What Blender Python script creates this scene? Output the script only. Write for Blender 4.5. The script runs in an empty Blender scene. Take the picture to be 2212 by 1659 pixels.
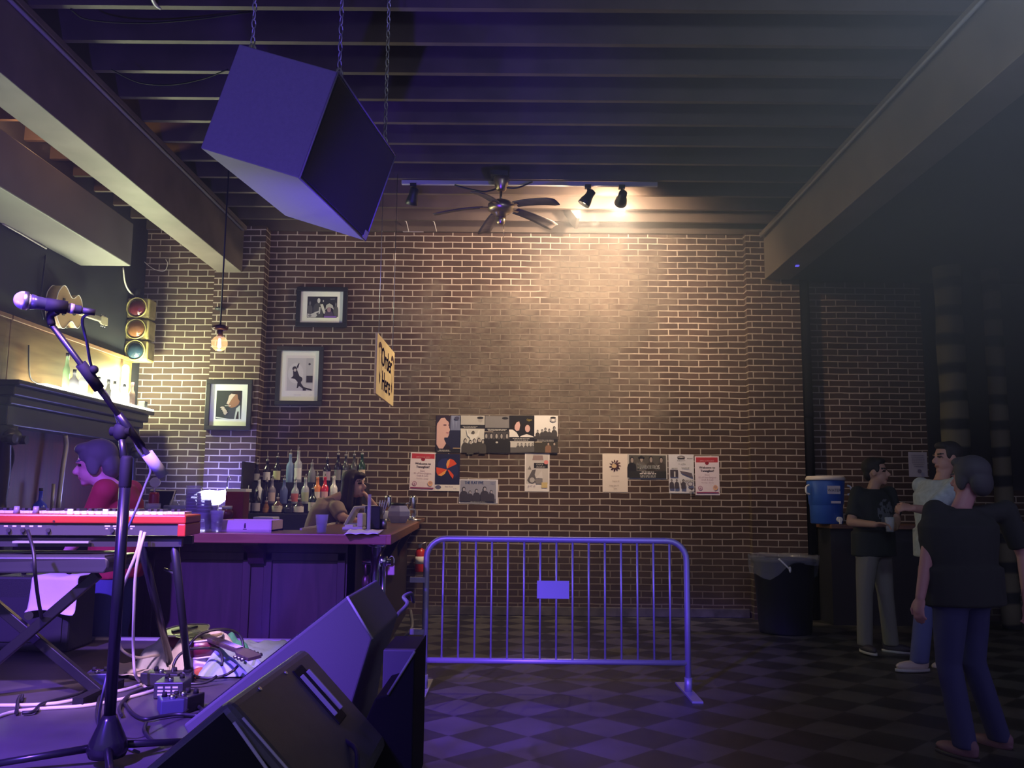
import bpy, bmesh, math, random
from mathutils import Vector, Matrix, noise
random.seed(7)
S = bpy.context.scene
COL = S.collection
V = Vector
PI = math.pi
# ------------------------------------------------------------------ camera
FPX, CAMH = 1900.0, 1.275
cam_d = bpy.data.cameras.new('camera')
cam = bpy.data.objects.new('camera', cam_d)
COL.objects.link(cam)
CR = (Matrix.Rotation(math.radians(.3), 3, 'Z') @ Matrix.Rotation(math.radians(97.4), 3, 'X') @ Matrix.Rotation(.0102, 3, 'Z'))
cam.matrix_world = Matrix.Translation((0, 0, CAMH)) @ CR.to_4x4()
cam_d.sensor_width = 36.0
cam_d.lens = 36.0 * FPX / 2212.0
cam_d.clip_start = .05
S.camera = cam
C0 = V((0, 0, CAMH))

def ray(px, py):
    return CR @ V(((px - 1106) / FPX, -(py - 829.5) / FPX, -1))
def at(px, py, Y):
    d = ray(px, py); return C0 + d * (Y / d.y)
def onz(px, py, z):
    d = ray(px, py); return C0 + d * ((z - CAMH) / d.z)
def onx(px, py, x):
    d = ray(px, py); return C0 + d * (x / d.x)

# ------------------------------------------------------------------ materials
MC = {}
def mat(name, col, rough=.6, metal=0., emit=None, es=0., alpha=1., trans=0., spec=.5, bump=0., bscale=60., var=0., vscale=8.):
    if name in MC: return MC[name]
    m = bpy.data.materials.new(name); m.use_nodes = True
    nt = m.node_tree; b = nt.nodes['Principled BSDF']
    b.inputs['Base Color'].default_value = (*col, 1)
    b.inputs['Roughness'].default_value = rough
    b.inputs['Metallic'].default_value = metal
    b.inputs['Specular IOR Level'].default_value = spec
    if emit:
        b.inputs['Emission Color'].default_value = (*emit, 1); b.inputs['Emission Strength'].default_value = es
    b.inputs['Alpha'].default_value = alpha
    b.inputs['Transmission Weight'].default_value = trans
    if bump or var:
        tc = nt.nodes.new('ShaderNodeTexCoord'); no = nt.nodes.new('ShaderNodeTexNoise')
        no.inputs['Scale'].default_value = bscale if bump else vscale; no.inputs['Detail'].default_value = 4
        nt.links.new(tc.outputs['Object'], no.inputs['Vector'])
        if bump:
            bp = nt.nodes.new('ShaderNodeBump'); bp.inputs['Strength'].default_value = bump; bp.inputs['Distance'].default_value = .01
            nt.links.new(no.outputs['Fac'], bp.inputs['Height']); nt.links.new(bp.outputs['Normal'], b.inputs['Normal'])
        if var:
            n2 = nt.nodes.new('ShaderNodeTexNoise'); n2.inputs['Scale'].default_value = vscale; n2.inputs['Detail'].default_value = 5
            nt.links.new(tc.outputs['Object'], n2.inputs['Vector'])
            cr = nt.nodes.new('ShaderNodeValToRGB')
            cr.color_ramp.elements[0].position = .3; cr.color_ramp.elements[1].position = .7
            cr.color_ramp.elements[0].color = (*[c * (1 - var) for c in col], 1)
            cr.color_ramp.elements[1].color = (*[min(1, c * (1 + var)) for c in col], 1)
            nt.links.new(n2.outputs['Fac'], cr.inputs['Fac']); nt.links.new(cr.outputs['Color'], b.inputs['Base Color'])
    MC[name] = m
    return m

def wood(name, c1, c2, axis='X', scale=3., rough=.5, dist=6.):
    if name in MC: return MC[name]
    m = bpy.data.materials.new(name); m.use_nodes = True
    nt = m.node_tree; b = nt.nodes['Principled BSDF']; b.inputs['Roughness'].default_value = rough
    tc = nt.nodes.new('ShaderNodeTexCoord'); mp = nt.nodes.new('ShaderNodeMapping')
    sc = {'X': (.12, 1, 1), 'Y': (1, .12, 1), 'Z': (1, 1, .12)}[axis]
    mp.inputs['Scale'].default_value = sc
    n = nt.nodes.new('ShaderNodeTexNoise'); n.inputs['Scale'].default_value = scale * 4; n.inputs['Detail'].default_value = 6; n.inputs['Distortion'].default_value = dist * .2
    cr = nt.nodes.new('ShaderNodeValToRGB')
    cr.color_ramp.elements[0].position = .35; cr.color_ramp.elements[1].position = .65
    cr.color_ramp.elements[0].color = (*c1, 1); cr.color_ramp.elements[1].color = (*c2, 1)
    nt.links.new(tc.outputs['Object'], mp.inputs['Vector']); nt.links.new(mp.outputs['Vector'], n.inputs['Vector'])
    nt.links.new(n.outputs['Fac'], cr.inputs['Fac']); nt.links.new(cr.outputs['Color'], b.inputs['Base Color'])
    MC[name] = m
    return m

def ink(c):
    return mat('ink_%02x%02x%02x' % tuple(int(255 * min(1, x)) for x in c), c, .7, spec=.2)

# ------------------------------------------------------------------ mesh builder
class MB:
    def __init__(s):
        s.bm = bmesh.new(); s.mats = []; s.i = 0
    def m(s, mt):
        if mt not in s.mats: s.mats.append(mt)
        s.i = s.mats.index(mt); return s
    def _f(s, vs, sm=False):
        try: f = s.bm.faces.new(vs)
        except ValueError: return None
        f.material_index = s.i; f.smooth = sm
        return f
    def poly(s, pts, sm=False):
        return s._f([s.bm.verts.new(p) for p in pts], sm)
    def box(s, c, size, rot=None):
        c = V(c); h = V(size) / 2
        R = rot if rot is not None else Matrix.Identity(3)
        v = [s.bm.verts.new(c + R @ V((x * h.x, y * h.y, z * h.z))) for x in (-1, 1) for y in (-1, 1) for z in (-1, 1)]
        for q in ((0, 1, 3, 2), (4, 6, 7, 5), (0, 4, 5, 1), (2, 3, 7, 6), (0, 2, 6, 4), (1, 5, 7, 3)):
            s._f([v[k] for k in q])
        return s
    def bb(s, x0, x1, y0, y1, z0, z1):
        return s.box(((x0 + x1) / 2, (y0 + y1) / 2, (z0 + z1) / 2), (x1 - x0, y1 - y0, z1 - z0))
    def prism(s, pts, vec):
        vec = V(vec)
        a = [s.bm.verts.new(V(p)) for p in pts]; b = [s.bm.verts.new(V(p) + vec) for p in pts]
        s._f(a[::-1]); s._f(b)
        n = len(pts)
        for i in range(n): s._f([a[i], a[(i + 1) % n], b[(i + 1) % n], b[i]])
        return s
    def loft(s, secs, n=16, caps=True, sm=True):
        """secs: (centre, side vec, fwd vec) with vector lengths as radii"""
        rings = []
        for c, u, w in secs:
            c, u, w = V(c), V(u), V(w)
            rings.append([s.bm.verts.new(c + u * math.cos(2 * PI * k / n) + w * math.sin(2 * PI * k / n)) for k in range(n)])
        for a, b in zip(rings, rings[1:]):
            for k in range(n): s._f([a[k], a[(k + 1) % n], b[(k + 1) % n], b[k]], sm)
        if caps:
            s._f(rings[0][::-1]); s._f(rings[-1])
        return s
    def cyl(s, p0, p1, r0, r1=None, n=14, caps=True):
        p0, p1 = V(p0), V(p1); r1 = r0 if r1 is None else r1
        d = (p1 - p0).normalized(); u = d.orthogonal().normalized(); w = d.cross(u)
        return s.loft([(p0, u * r0, w * r0), (p1, u * r1, w * r1)], n, caps)
    def cap(s, p0, p1, r0, r1=None, n=12):
        r1 = r0 if r1 is None else r1
        s.cyl(p0, p1, r0, r1, n); s.ell(p0, (r0,) * 3, n=n); s.ell(p1, (r1,) * 3, n=n)
        return s
    def tube(s, pts, r, n=8, smooth=0):
        pts = [V(p) for p in pts]
        if smooth: pts = spline(pts, smooth)
        u = (pts[1] - pts[0]).orthogonal().normalized(); secs = []
        for i, p in enumerate(pts):
            d = (pts[min(i + 1, len(pts) - 1)] - pts[max(i - 1, 0)]).normalized()
            u = (u - d * u.dot(d)).normalized(); w = d.cross(u)
            secs.append((p, u * r, w * r))
        return s.loft(secs, n)
    def lathe(s, prof, o=(0, 0, 0), ax=(0, 0, 1), n=20, sm=True):
        o = V(o); d = V(ax).normalized(); u = d.orthogonal().normalized(); w = d.cross(u)
        return s.loft([(o + d * z, u * max(r, 1e-4), w * max(r, 1e-4)) for r, z in prof], n, True, sm)
    def ell(s, c, r, rot=None, n=14, m=8):
        c = V(c); R = rot if rot is not None else Matrix.Identity(3)
        secs = []
        for k in range(m + 1):
            t = -PI / 2 + PI * k / m; cr = max(math.cos(t), 1e-3)
            secs.append((c + R @ V((0, 0, r[2] * math.sin(t))), R @ V((r[0] * cr, 0, 0)), R @ V((0, r[1] * cr, 0))))
        return s.loft(secs, n)
    def grid(s, fn, nu, nv, sm=True, both=0.):
        vs = [[s.bm.verts.new(fn(i / nu, j / nv)) for j in range(nv + 1)] for i in range(nu + 1)]
        for i in range(nu):
            for j in range(nv): s._f([vs[i][j], vs[i + 1][j], vs[i + 1][j + 1], vs[i][j + 1]], sm)
        return s
    def text(s, t, o, ux, uy, size, th=.0004, align='CENTER', sx=1., font_shear=0.):
        c = bpy.data.curves.new('txt', 'FONT'); c.body = t; c.size = 1; c.align_x = align; c.resolution_u = 2; c.shear = font_shear
        ob = bpy.data.objects.new('txt', c); COL.objects.link(ob)
        bpy.context.view_layer.update()
        me = ob.to_mesh(); ux, uy = V(ux).normalized() * size * sx, V(uy).normalized() * size; o = V(o)
        nrm = ux.cross(uy).normalized() * th
        vs = [s.bm.verts.new(o + ux * v.co.x + uy * v.co.y + nrm) for v in me.vertices]
        for p in me.polygons: s._f([vs[k] for k in p.vertices])
        ob.to_mesh_clear(); bpy.data.objects.remove(ob); bpy.data.curves.remove(c)
        return s
    def build(s, name, mt=None, parent=None, bevel=0., seg=2, remesh=0., smooth_it=0, solid=0., recalc=True):
        if recalc: bmesh.ops.recalc_face_normals(s.bm, faces=s.bm.faces)
        me = bpy.data.meshes.new(name); s.bm.to_mesh(me); s.bm.free()
        for x in (s.mats or [mt]): me.materials.append(x)
        ob = bpy.data.objects.new(name, me); COL.objects.link(ob)
        if remesh:
            md = ob.modifiers.new('r', 'REMESH'); md.mode = 'VOXEL'; md.voxel_size = remesh; md.use_smooth_shade = True
            if smooth_it:
                m2 = ob.modifiers.new('s', 'SMOOTH'); m2.factor = .5; m2.iterations = smooth_it
            bpy.context.view_layer.update()
            ev = ob.evaluated_get(bpy.context.evaluated_depsgraph_get())
            nm = bpy.data.meshes.new_from_object(ev)
            ob.modifiers.clear(); ob.data = nm; bpy.data.meshes.remove(me); nm.name = name
            if len(nm.materials) == 0: nm.materials.append(mt)
            for p in nm.polygons: p.use_smooth = True
        if solid:
            md = ob.modifiers.new('solid', 'SOLIDIFY'); md.thickness = solid; md.offset = 0
        if bevel:
            md = ob.modifiers.new('bevel', 'BEVEL'); md.width = bevel; md.segments = seg; md.limit_method = 'ANGLE'
        if parent is not None:
            ob.parent = parent
            if parent.parent is None: ob.matrix_parent_inverse = mw(parent).inverted()
        return ob

def mw(o):
    return Matrix.Translation(o.location) @ o.rotation_euler.to_matrix().to_4x4()

def spline(pts, k):
    out = []
    P = [pts[0] * 2 - pts[1]] + pts + [pts[-1] * 2 - pts[-2]]
    for i in range(1, len(P) - 2):
        a, b, c, d = P[i - 1:i + 3]
        for j in range(k):
            t = j / k
            out.append(.5 * ((2 * b) + (c - a) * t + (2 * a - 5 * b + 4 * c - d) * t * t + (3 * b - a - 3 * c + d) * t ** 3))
    out.append(pts[-1])
    return out

def tag(o, label, cat, group=None, kind=None):
    o['label'] = label; o['category'] = cat
    if group: o['group'] = group
    if kind: o['kind'] = kind
    return o
def thing(name, label, cat, loc=(0, 0, 0), group=None, rotz=0.):
    o = bpy.data.objects.new(name, None); COL.objects.link(o); o.empty_display_size = .1
    o.location = loc; o.rotation_euler = (0, 0, rotz)
    return tag(o, label, cat, group)
def struct(o):
    o['kind'] = 'structure'; return o
def copytree(root):
    r = root.copy(); COL.objects.link(r)
    for ch in list(root.children):
        c = ch.copy(); COL.objects.link(c); c.parent = r
        for g in list(ch.children):
            d = g.copy(); COL.objects.link(d); d.parent = c
    return r
def relabel(o, label):
    o['label'] = label; return o

# common materials
BLACK = mat('black_paint', (.02, .02, .022), .55)
RUBBER = mat('black_rubber', (.007, .007, .008), .75, spec=.3)
CABLEB = mat('black_cable', (.015, .015, .018), .45)
CABLEW = mat('white_cable', (.6, .55, .5), .5)
CHROME = mat('chrome', (.75, .75, .78), .15, 1.)
STEEL = mat('brushed_steel', (.45, .45, .47), .35, 1.)
GALV = mat('galvanised_steel', (.5, .5, .53), .45, .55)
WHITE = mat('white_plastic', (.75, .74, .72), .45)
PAPER = mat('paper', (.78, .74, .7), .8, spec=.2)
GREYP = mat('grey_paint', (.14, .14, .15), .5)
GLASSY = mat('clear_plastic', (.75, .8, .9), .12, alpha=.3)
# ------------------------------------------------------------------ THE SETTING
def brick_mat():
    m = bpy.data.materials.new('old_brick'); m.use_nodes = True
    nt = m.node_tree; L = nt.links.new; N = nt.nodes.new
    b = nt.nodes['Principled BSDF']; b.inputs['Roughness'].default_value = .75; b.inputs['Specular IOR Level'].default_value = .25
    tc = N('ShaderNodeTexCoord'); sp = N('ShaderNodeSeparateXYZ'); L(tc.outputs['Object'], sp.inputs[0])
    ad = N('ShaderNodeMath'); ad.operation = 'ADD'; L(sp.outputs['X'], ad.inputs[0]); L(sp.outputs['Y'], ad.inputs[1])
    cb = N('ShaderNodeCombineXYZ'); L(ad.outputs[0], cb.inputs['X']); L(sp.outputs['Z'], cb.inputs['Y'])
    wob = N('ShaderNodeTexNoise'); wob.inputs['Scale'].default_value = 3.; L(cb.outputs[0], wob.inputs['Vector'])
    wm = N('ShaderNodeVectorMath'); wm.operation = 'SCALE'; wm.inputs['Scale'].default_value = .016; L(wob.outputs['Color'], wm.inputs[0])
    wa = N('ShaderNodeVectorMath'); L(cb.outputs[0], wa.inputs[0]); L(wm.outputs[0], wa.inputs[1])
    br = N('ShaderNodeTexBrick'); L(wa.outputs[0], br.inputs['Vector'])
    br.inputs['Scale'].default_value = 1; br.inputs['Brick Width'].default_value = .226; br.inputs['Row Height'].default_value = .0715
    br.inputs['Mortar Size'].default_value = .0072; br.inputs['Mortar Smooth'].default_value = .25; br.inputs['Bias'].default_value = -.1
    br.inputs['Color1'].default_value = (.08, .046, .039, 1); br.inputs['Color2'].default_value = (.052, .03, .027, 1)
    br.inputs['Mortar'].default_value = (.4, .335, .29, 1)
    # grime field: the middle of the wall lost its light pointing and is smeared with grey wash
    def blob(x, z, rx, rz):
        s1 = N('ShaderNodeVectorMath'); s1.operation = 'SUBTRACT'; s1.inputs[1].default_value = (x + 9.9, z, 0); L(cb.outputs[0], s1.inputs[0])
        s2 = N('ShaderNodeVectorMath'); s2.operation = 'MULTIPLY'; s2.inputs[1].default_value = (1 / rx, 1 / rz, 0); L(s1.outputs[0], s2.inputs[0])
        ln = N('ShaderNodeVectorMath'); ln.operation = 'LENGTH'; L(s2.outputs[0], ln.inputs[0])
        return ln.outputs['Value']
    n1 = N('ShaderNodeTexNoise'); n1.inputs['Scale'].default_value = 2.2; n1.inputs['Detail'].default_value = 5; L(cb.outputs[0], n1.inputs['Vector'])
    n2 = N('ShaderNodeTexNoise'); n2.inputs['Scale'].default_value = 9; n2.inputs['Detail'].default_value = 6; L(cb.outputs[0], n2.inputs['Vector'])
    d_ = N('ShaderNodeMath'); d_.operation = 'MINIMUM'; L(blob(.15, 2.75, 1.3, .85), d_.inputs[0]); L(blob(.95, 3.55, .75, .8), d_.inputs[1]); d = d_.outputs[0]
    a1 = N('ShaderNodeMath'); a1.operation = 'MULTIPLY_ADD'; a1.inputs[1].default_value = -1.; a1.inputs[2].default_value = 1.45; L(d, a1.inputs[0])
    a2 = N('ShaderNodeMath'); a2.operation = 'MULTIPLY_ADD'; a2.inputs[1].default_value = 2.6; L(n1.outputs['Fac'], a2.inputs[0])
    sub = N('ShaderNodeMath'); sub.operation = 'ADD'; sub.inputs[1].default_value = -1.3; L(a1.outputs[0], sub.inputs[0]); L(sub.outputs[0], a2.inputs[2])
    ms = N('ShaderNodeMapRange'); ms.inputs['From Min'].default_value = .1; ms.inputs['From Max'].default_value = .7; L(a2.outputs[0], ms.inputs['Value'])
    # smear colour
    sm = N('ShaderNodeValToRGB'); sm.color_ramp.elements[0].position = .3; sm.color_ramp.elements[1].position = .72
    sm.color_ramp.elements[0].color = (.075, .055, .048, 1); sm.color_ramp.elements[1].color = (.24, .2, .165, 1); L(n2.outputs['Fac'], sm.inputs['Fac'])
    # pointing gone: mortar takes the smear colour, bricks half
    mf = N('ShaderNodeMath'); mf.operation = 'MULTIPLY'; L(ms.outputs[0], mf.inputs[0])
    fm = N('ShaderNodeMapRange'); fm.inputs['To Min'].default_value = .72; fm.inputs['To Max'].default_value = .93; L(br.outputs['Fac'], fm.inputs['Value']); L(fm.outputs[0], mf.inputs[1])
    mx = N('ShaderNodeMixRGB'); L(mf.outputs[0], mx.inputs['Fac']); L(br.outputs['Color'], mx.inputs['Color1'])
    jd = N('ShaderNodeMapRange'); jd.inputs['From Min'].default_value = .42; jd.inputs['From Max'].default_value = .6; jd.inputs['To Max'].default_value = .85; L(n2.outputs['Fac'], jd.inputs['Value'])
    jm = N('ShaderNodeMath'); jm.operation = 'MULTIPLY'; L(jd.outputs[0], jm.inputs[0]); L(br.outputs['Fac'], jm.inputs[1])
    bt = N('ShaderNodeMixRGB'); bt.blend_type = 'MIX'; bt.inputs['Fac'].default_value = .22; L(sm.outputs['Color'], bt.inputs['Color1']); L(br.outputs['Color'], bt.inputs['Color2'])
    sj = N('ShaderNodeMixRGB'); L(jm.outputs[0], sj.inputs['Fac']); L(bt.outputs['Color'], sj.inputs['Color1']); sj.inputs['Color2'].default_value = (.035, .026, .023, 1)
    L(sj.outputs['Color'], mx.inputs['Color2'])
    # overall stains, grubbier low down where the joints were rubbed flush
    n3 = N('ShaderNodeTexNoise'); n3.inputs['Scale'].default_value = 1.3; n3.inputs['Detail'].default_value = 7; L(cb.outputs[0], n3.inputs['Vector'])
    mr = N('ShaderNodeMapRange'); mr.inputs['From Min'].default_value = .3; mr.inputs['From Max'].default_value = .75; mr.inputs['To Min'].default_value = .62; mr.inputs['To Max'].default_value = 1.2; L(n3.outputs['Fac'], mr.inputs['Value'])
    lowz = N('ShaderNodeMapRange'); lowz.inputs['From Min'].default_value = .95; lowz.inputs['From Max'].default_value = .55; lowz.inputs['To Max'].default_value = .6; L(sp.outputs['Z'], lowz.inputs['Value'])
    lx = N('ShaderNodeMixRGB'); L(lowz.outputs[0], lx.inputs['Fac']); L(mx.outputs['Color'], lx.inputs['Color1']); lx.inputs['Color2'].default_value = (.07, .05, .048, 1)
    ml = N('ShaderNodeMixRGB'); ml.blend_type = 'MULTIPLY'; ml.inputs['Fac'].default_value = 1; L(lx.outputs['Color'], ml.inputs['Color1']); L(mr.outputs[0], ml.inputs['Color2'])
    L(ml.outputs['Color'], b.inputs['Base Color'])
    bp = N('ShaderNodeBump'); bp.inputs['Strength'].default_value = .6; bp.inputs['Distance'].default_value = .01; bp.invert = True
    hh = N('ShaderNodeMath'); hh.operation = 'MULTIPLY_ADD'; hh.inputs[1].default_value = .5; L(n2.outputs['Fac'], hh.inputs[0]); L(br.outputs['Fac'], hh.inputs[2])
    L(hh.outputs[0], bp.inputs['Height']); L(bp.outputs['Normal'], b.inputs['Normal'])
    return m
BRICK = brick_mat()

def floor_mat():
    m = bpy.data.materials.new('checker_tile'); m.use_nodes = True
    nt = m.node_tree; L = nt.links.new; N = nt.nodes.new; b = nt.nodes['Principled BSDF']
    b.inputs['Roughness'].default_value = .42; b.inputs['Specular IOR Level'].default_value = .4
    tc = N('ShaderNodeTexCoord'); mp = N('ShaderNodeMapping'); mp.inputs['Rotation'].default_value = (0, 0, PI / 4); mp.inputs['Location'].default_value = (.09, .1, .15)
    ck = N('ShaderNodeTexChecker'); ck.inputs['Scale'].default_value = 1 / .305
    ck.inputs['Color1'].default_value = (.026, .026, .026, 1); ck.inputs['Color2'].default_value = (.088, .085, .08, 1)
    L(tc.outputs['Object'], mp.inputs['Vector']); L(mp.outputs[0], ck.inputs['Vector'])
    n = N('ShaderNodeTexNoise'); n.inputs['Scale'].default_value = 2.5; n.inputs['Detail'].default_value = 8; L(tc.outputs['Object'], n.inputs['Vector'])
    mr = N('ShaderNodeMapRange'); mr.inputs['From Min'].default_value = .3; mr.inputs['From Max'].default_value = .7; mr.inputs['To Min'].default_value = .7; mr.inputs['To Max'].default_value = 1.2; L(n.outputs['Fac'], mr.inputs['Value'])
    ml = N('ShaderNodeMixRGB'); ml.blend_type = 'MULTIPLY'; ml.inputs['Fac'].default_value = 1; L(ck.outputs['Color'], ml.inputs['Color1']); L(mr.outputs[0], ml.inputs['Color2'])
    L(ml.outputs[0], b.inputs['Base Color'])
    return m

struct(MB().bb(-4.6, 6.6, -1.5, 10.2, -.1, 0).build('floor', floor_mat()))
struct(MB().bb(-4.6, 6.6, 9.9, 10.2, 0, 4.4).build('wall_back', BRICK))
struct(MB().bb(-3.43, -2.87, 9.7, 9.9, 0, 4.32).build('pilaster', BRICK))
struct(MB().bb(2.6, 3.2, 9.77, 9.9, 0, 4.32).build('pilaster', BRICK))
struct(MB().bb(-4.6, -4.3, 1, 9.9, 0, 4.65).build('wall_left', mat('navy_wall', (.011, .012, .02), .6, var=.3, vscale=2)))
struct(MB().bb(6.5, 6.6, 4, 9.9, 0, 4.65).build('wall_right', mat('dark_wall', (.02, .02, .03), .7)))
struct(MB().bb(-.95, 2.58, 9.87, 9.9, 0, .1).build('baseboard_back', mat('worn_plaster', (.085, .075, .08), .8, var=.45, vscale=7), bevel=.008))
JW = mat('joist_wood', (.075, .054, .046), .6, var=.25, vscale=4)
struct(MB().bb(-4.6, 6.6, -1.5, 10.2, 4.6, 4.7).build('ceiling', mat('ceiling_boards', (.03, .026, .03), .8)))
for k in range(0, 17):
    y = 9.86 - .425 * k
    struct(MB().bb(-4.3, 6.5, y - .022, y + .022, 4.32, 4.6).build('ceiling_joist', JW))
BEAM = mat('beam_paint', (.17, .14, .12), .55, var=.2, vscale=3)
bm_ = MB().bb(-3.4, -3.12, .8, 9.71, 3.78, 4.32); bm_.bb(-3.13, -3.09, .8, 9.71, 4.27, 4.32); struct(bm_.build('ceiling_beam', BEAM, bevel=.006))
bm_ = MB().bb(2.81, 3.1, .8, 9.78, 3.77, 4.32); bm_.bb(2.77, 2.82, .8, 9.78, 4.27, 4.32); struct(bm_.build('ceiling_beam', BEAM, bevel=.006))
# blocking between the joists over the lights
p = at(1243, 462, 9.3)
struct(MB().prism([(p.x - .12, 9.07, 4.4), (p.x + .06, 9.07, 4.4), (p.x + .03, 9.07, 4.24), (p.x - .0, 9.07, 4.24)], (0, .37, 0)).build('trim_1', JW))
# lower flat ceiling to the right of the right beam, and a plain dark panel put over the brick behind the posts
struct(MB().bb(3.1, 6.5, .8, 9.9, 3.775, 3.85).build('ceiling_soffit', mat('soffit_paint', (.02, .021, .03), .7)))
struct(MB().bb(4.62, 6.5, 9.88, 9.9, 1.42, 3.77).build('dark_panel', mat('dark_panel_paint', (.012, .012, .02), .7)))
# dropped duct along the left wall
dl = onx(173, 574, -4.3); dr = at(283, 574, dl.y)
DUCT = mat('duct_paint', (.2, .19, .17), .6, var=.12, vscale=2)
struct(MB().bb(-4.3, dr.x, 3.5, dl.y, dl.z, dl.z + .43).build('ceiling_duct', DUCT, bevel=.01))
# stage
STG = mat('stage_boards', (.055, .05, .052), .6, var=.35, vscale=3.5, spec=.5)
ZS = .5
stp = [(-4.3, .2), (-.25, .2), (-.25, 2.2), (-.33, 2.8), (-.45, 3.3), (-.75, 4.1), (-1.0, 4.86), (-4.3, 4.86)]
st = struct(MB().prism([(x, y, 0) for x, y in stp], (0, 0, ZS)).build('stage_platform', STG))
struct(MB().bb(-4.28, -1.03, 4.835, 4.875, ZS - .12, ZS + .012).build('stage_edge_trim', mat('grey_edging', (.3, .28, .3), .5)))

# ------------------------------------------------------------------ LEFT WALL
PLY = wood('plywood', (.19, .11, .04), (.33, .21, .085), 'Y', 2.2)
PLYR = wood('reddish_plywood', (.13, .05, .02), (.2, .085, .035), 'Y', 2.2)
yd = onx(18, 760, -4.25).y
def ply(y0, y1, label):
    t = thing('wooden_panel', label, 'panel', (-4.27, y0, 2.2), 'plywood panels over the back bar')
    MB().bb(-4.29, -4.25, y0 + .006, y1 - .006, 2.2, 2.72).build('board', PLY, t, bevel=.004)
    MB().bb(-4.29, -4.235, y0 + .006, y1 - .006, 2.72, 2.76).build('top_trim', PLYR, t, bevel=.004)
ply(6.3, yd, 'narrow plywood panel at the left edge of the photo')
ply(yd, 9.6, 'long plywood panel on the wall above the bottle shelf')
tag(MB().bb(-4.298, -4.26, 6.0, 6.98, .0, 2.19).build('wall_panel', wood('brown_panel', (.09, .035, .02), (.14, .06, .03), 'Z', 2)), 'reddish brown wall panel left of the carved back bar', 'panel')

# carved back bar cabinet
MAH = mat('dark_mahogany', (.013, .01, .012), .4, var=.3, vscale=6)
REDP = wood('red_panelling', (.05, .005, .006), (.085, .01, .01), 'Z', 4, .5)
t = thing('back_bar_cabinet', 'tall carved dark wooden back bar with red panelled recess', 'cabinet', (-4.15, 8.3, 0))
Y0, Y1, XF = 7.0, 9.68, -4.0
c = MB()
for x0, z0, z1, e in ((XF, 2.14, 2.185, .0), (XF - .05, 2.06, 2.14, .03), (XF - .09, 1.99, 2.06, .06), (XF - .12, 1.82, 1.99, .08)):
    c.bb(-4.29, x0, Y0 + e, Y1 - e, z0, z1)
c.build('cornice', MAH, t, bevel=.012)
for yy in (7.14, 9.5):
    c = MB(); c.lathe([(.09, 1.0), (.09, 1.08), (.06, 1.1), (.05, 1.2), (.065, 1.45), (.05, 1.68), (.06, 1.7), (.085, 1.74), (.09, 1.82)], (-4.16, yy, 0), n=18)
    col_ = c.build('column', MAH, t)
    MB().ell((-4.1, yy, 1.73), (.05, .12, .07)).cyl((-4.12, yy - .09, 1.71), (-4.03, yy - .09, 1.71), .035).cyl((-4.12, yy + .09, 1.71), (-4.03, yy + .09, 1.71), .035).build('scroll_capital', MAH, col_)
MB().bb(-4.295, -4.28, 7.02, 9.62, 1.0, 1.82).build('recess_panel', REDP, t)
for yy in (7.14, 9.5): MB().bb(-4.28, -4.2, yy - .14, yy + .14, 1.0, 1.82).build('pilaster_board', MAH, t, bevel=.01)
MB().bb(-4.29, -4.02, Y0, Y1, 0, 1.0).build('base_cabinet', MAH, t, bevel=.01)
# lit shelf on the cornice
LEDW = mat('shelf_light', (.9, .92, .8), .4, emit=(1., .98, .78), es=22)
tag(MB().bb(-4.22, XF - .005, 7.42, 9.66, 2.187, 2.204).build('light_shelf', LEDW), 'glowing white light shelf along the cornice under the bottles', 'light')
# bottles on the lit shelf
def bottle_prof(h, r, neck=.32, nr=.013):
    sh = h * (1 - neck)
    return [(r * .9, 0), (r, .006), (r, sh - r * .9), (r * .85, sh - r * .35), (nr * 1.3, sh + .012), (nr, h - .02), (nr * 1.15, h - .018), (nr * 1.15, h)]
shb = [(140, 'tall slim green bottle', (.25, .4, .2), .33, .03), (158, 'short clear bottle with dark liquid', (.3, .3, .35), .2, .045), (176, 'squat frosted white bottle', (.8, .85, .9), .22, .05),
       (193, 'orange and white bottle', (.8, .25, .08), .2, .04), (212, 'pale clear bottle behind the boom arm', (.8, .85, .8), .2, .045), (233, 'dark narrow bottle', (.05, .05, .06), .2, .028),
       (247, 'wide white bottle', (.85, .88, .9), .2, .055), (268, 'white round bottle', (.85, .88, .9), .2, .055), (285, 'dark bottle with red cap and blue label', (.05, .03, .03), .24, .035)]
for px, lb, colr, h, r in shb:
    pp = onx(px, 850, -4.12); z0 = 2.205
    t = thing('shelf_bottle', lb + ' on the lit cornice shelf', 'bottle', (-4.12, pp.y, z0), 'bottles on the lit cornice shelf')
    MB().lathe(bottle_prof(h, r), (-4.12, pp.y, z0), n=14).build('glass', mat('shelf_glass_%d' % px, colr, .2, alpha=.75), t)
    MB().cyl((-4.12, pp.y, z0 + h - .012), (-4.12, pp.y, z0 + h + .02), .016).build('stopper', mat('cap_red', (.5, .03, .03), .4) if px == 285 else BLACK, t)
pp = onx(309, 862, -4.08)
tag(MB().bb(pp.x - .04, pp.x + .04, pp.y - .04, pp.y + .04, 2.205, 2.285).build('shelf_box', BLACK, bevel=.01), 'small black cube at the right end of the lit shelf', 'box')
# bright uplight lamp on the shelf
lp = onx(272, 790, -4.2)
t = thing('shelf_lamp', 'blazing white tube lamp standing against the plywood panel', 'lamp', (lp.x, lp.y, 2.205))
MB().cyl((lp.x, lp.y, 2.206), (lp.x, lp.y, 2.25), .05, .04).build('base', BLACK, t)
MB().cap((lp.x, lp.y, 2.27), (lp.x, lp.y, 2.62), .035).build('tube', mat('white_tube_glow', (1, 1, .9), .4, emit=(1, .96, .74), es=30), t)
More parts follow.
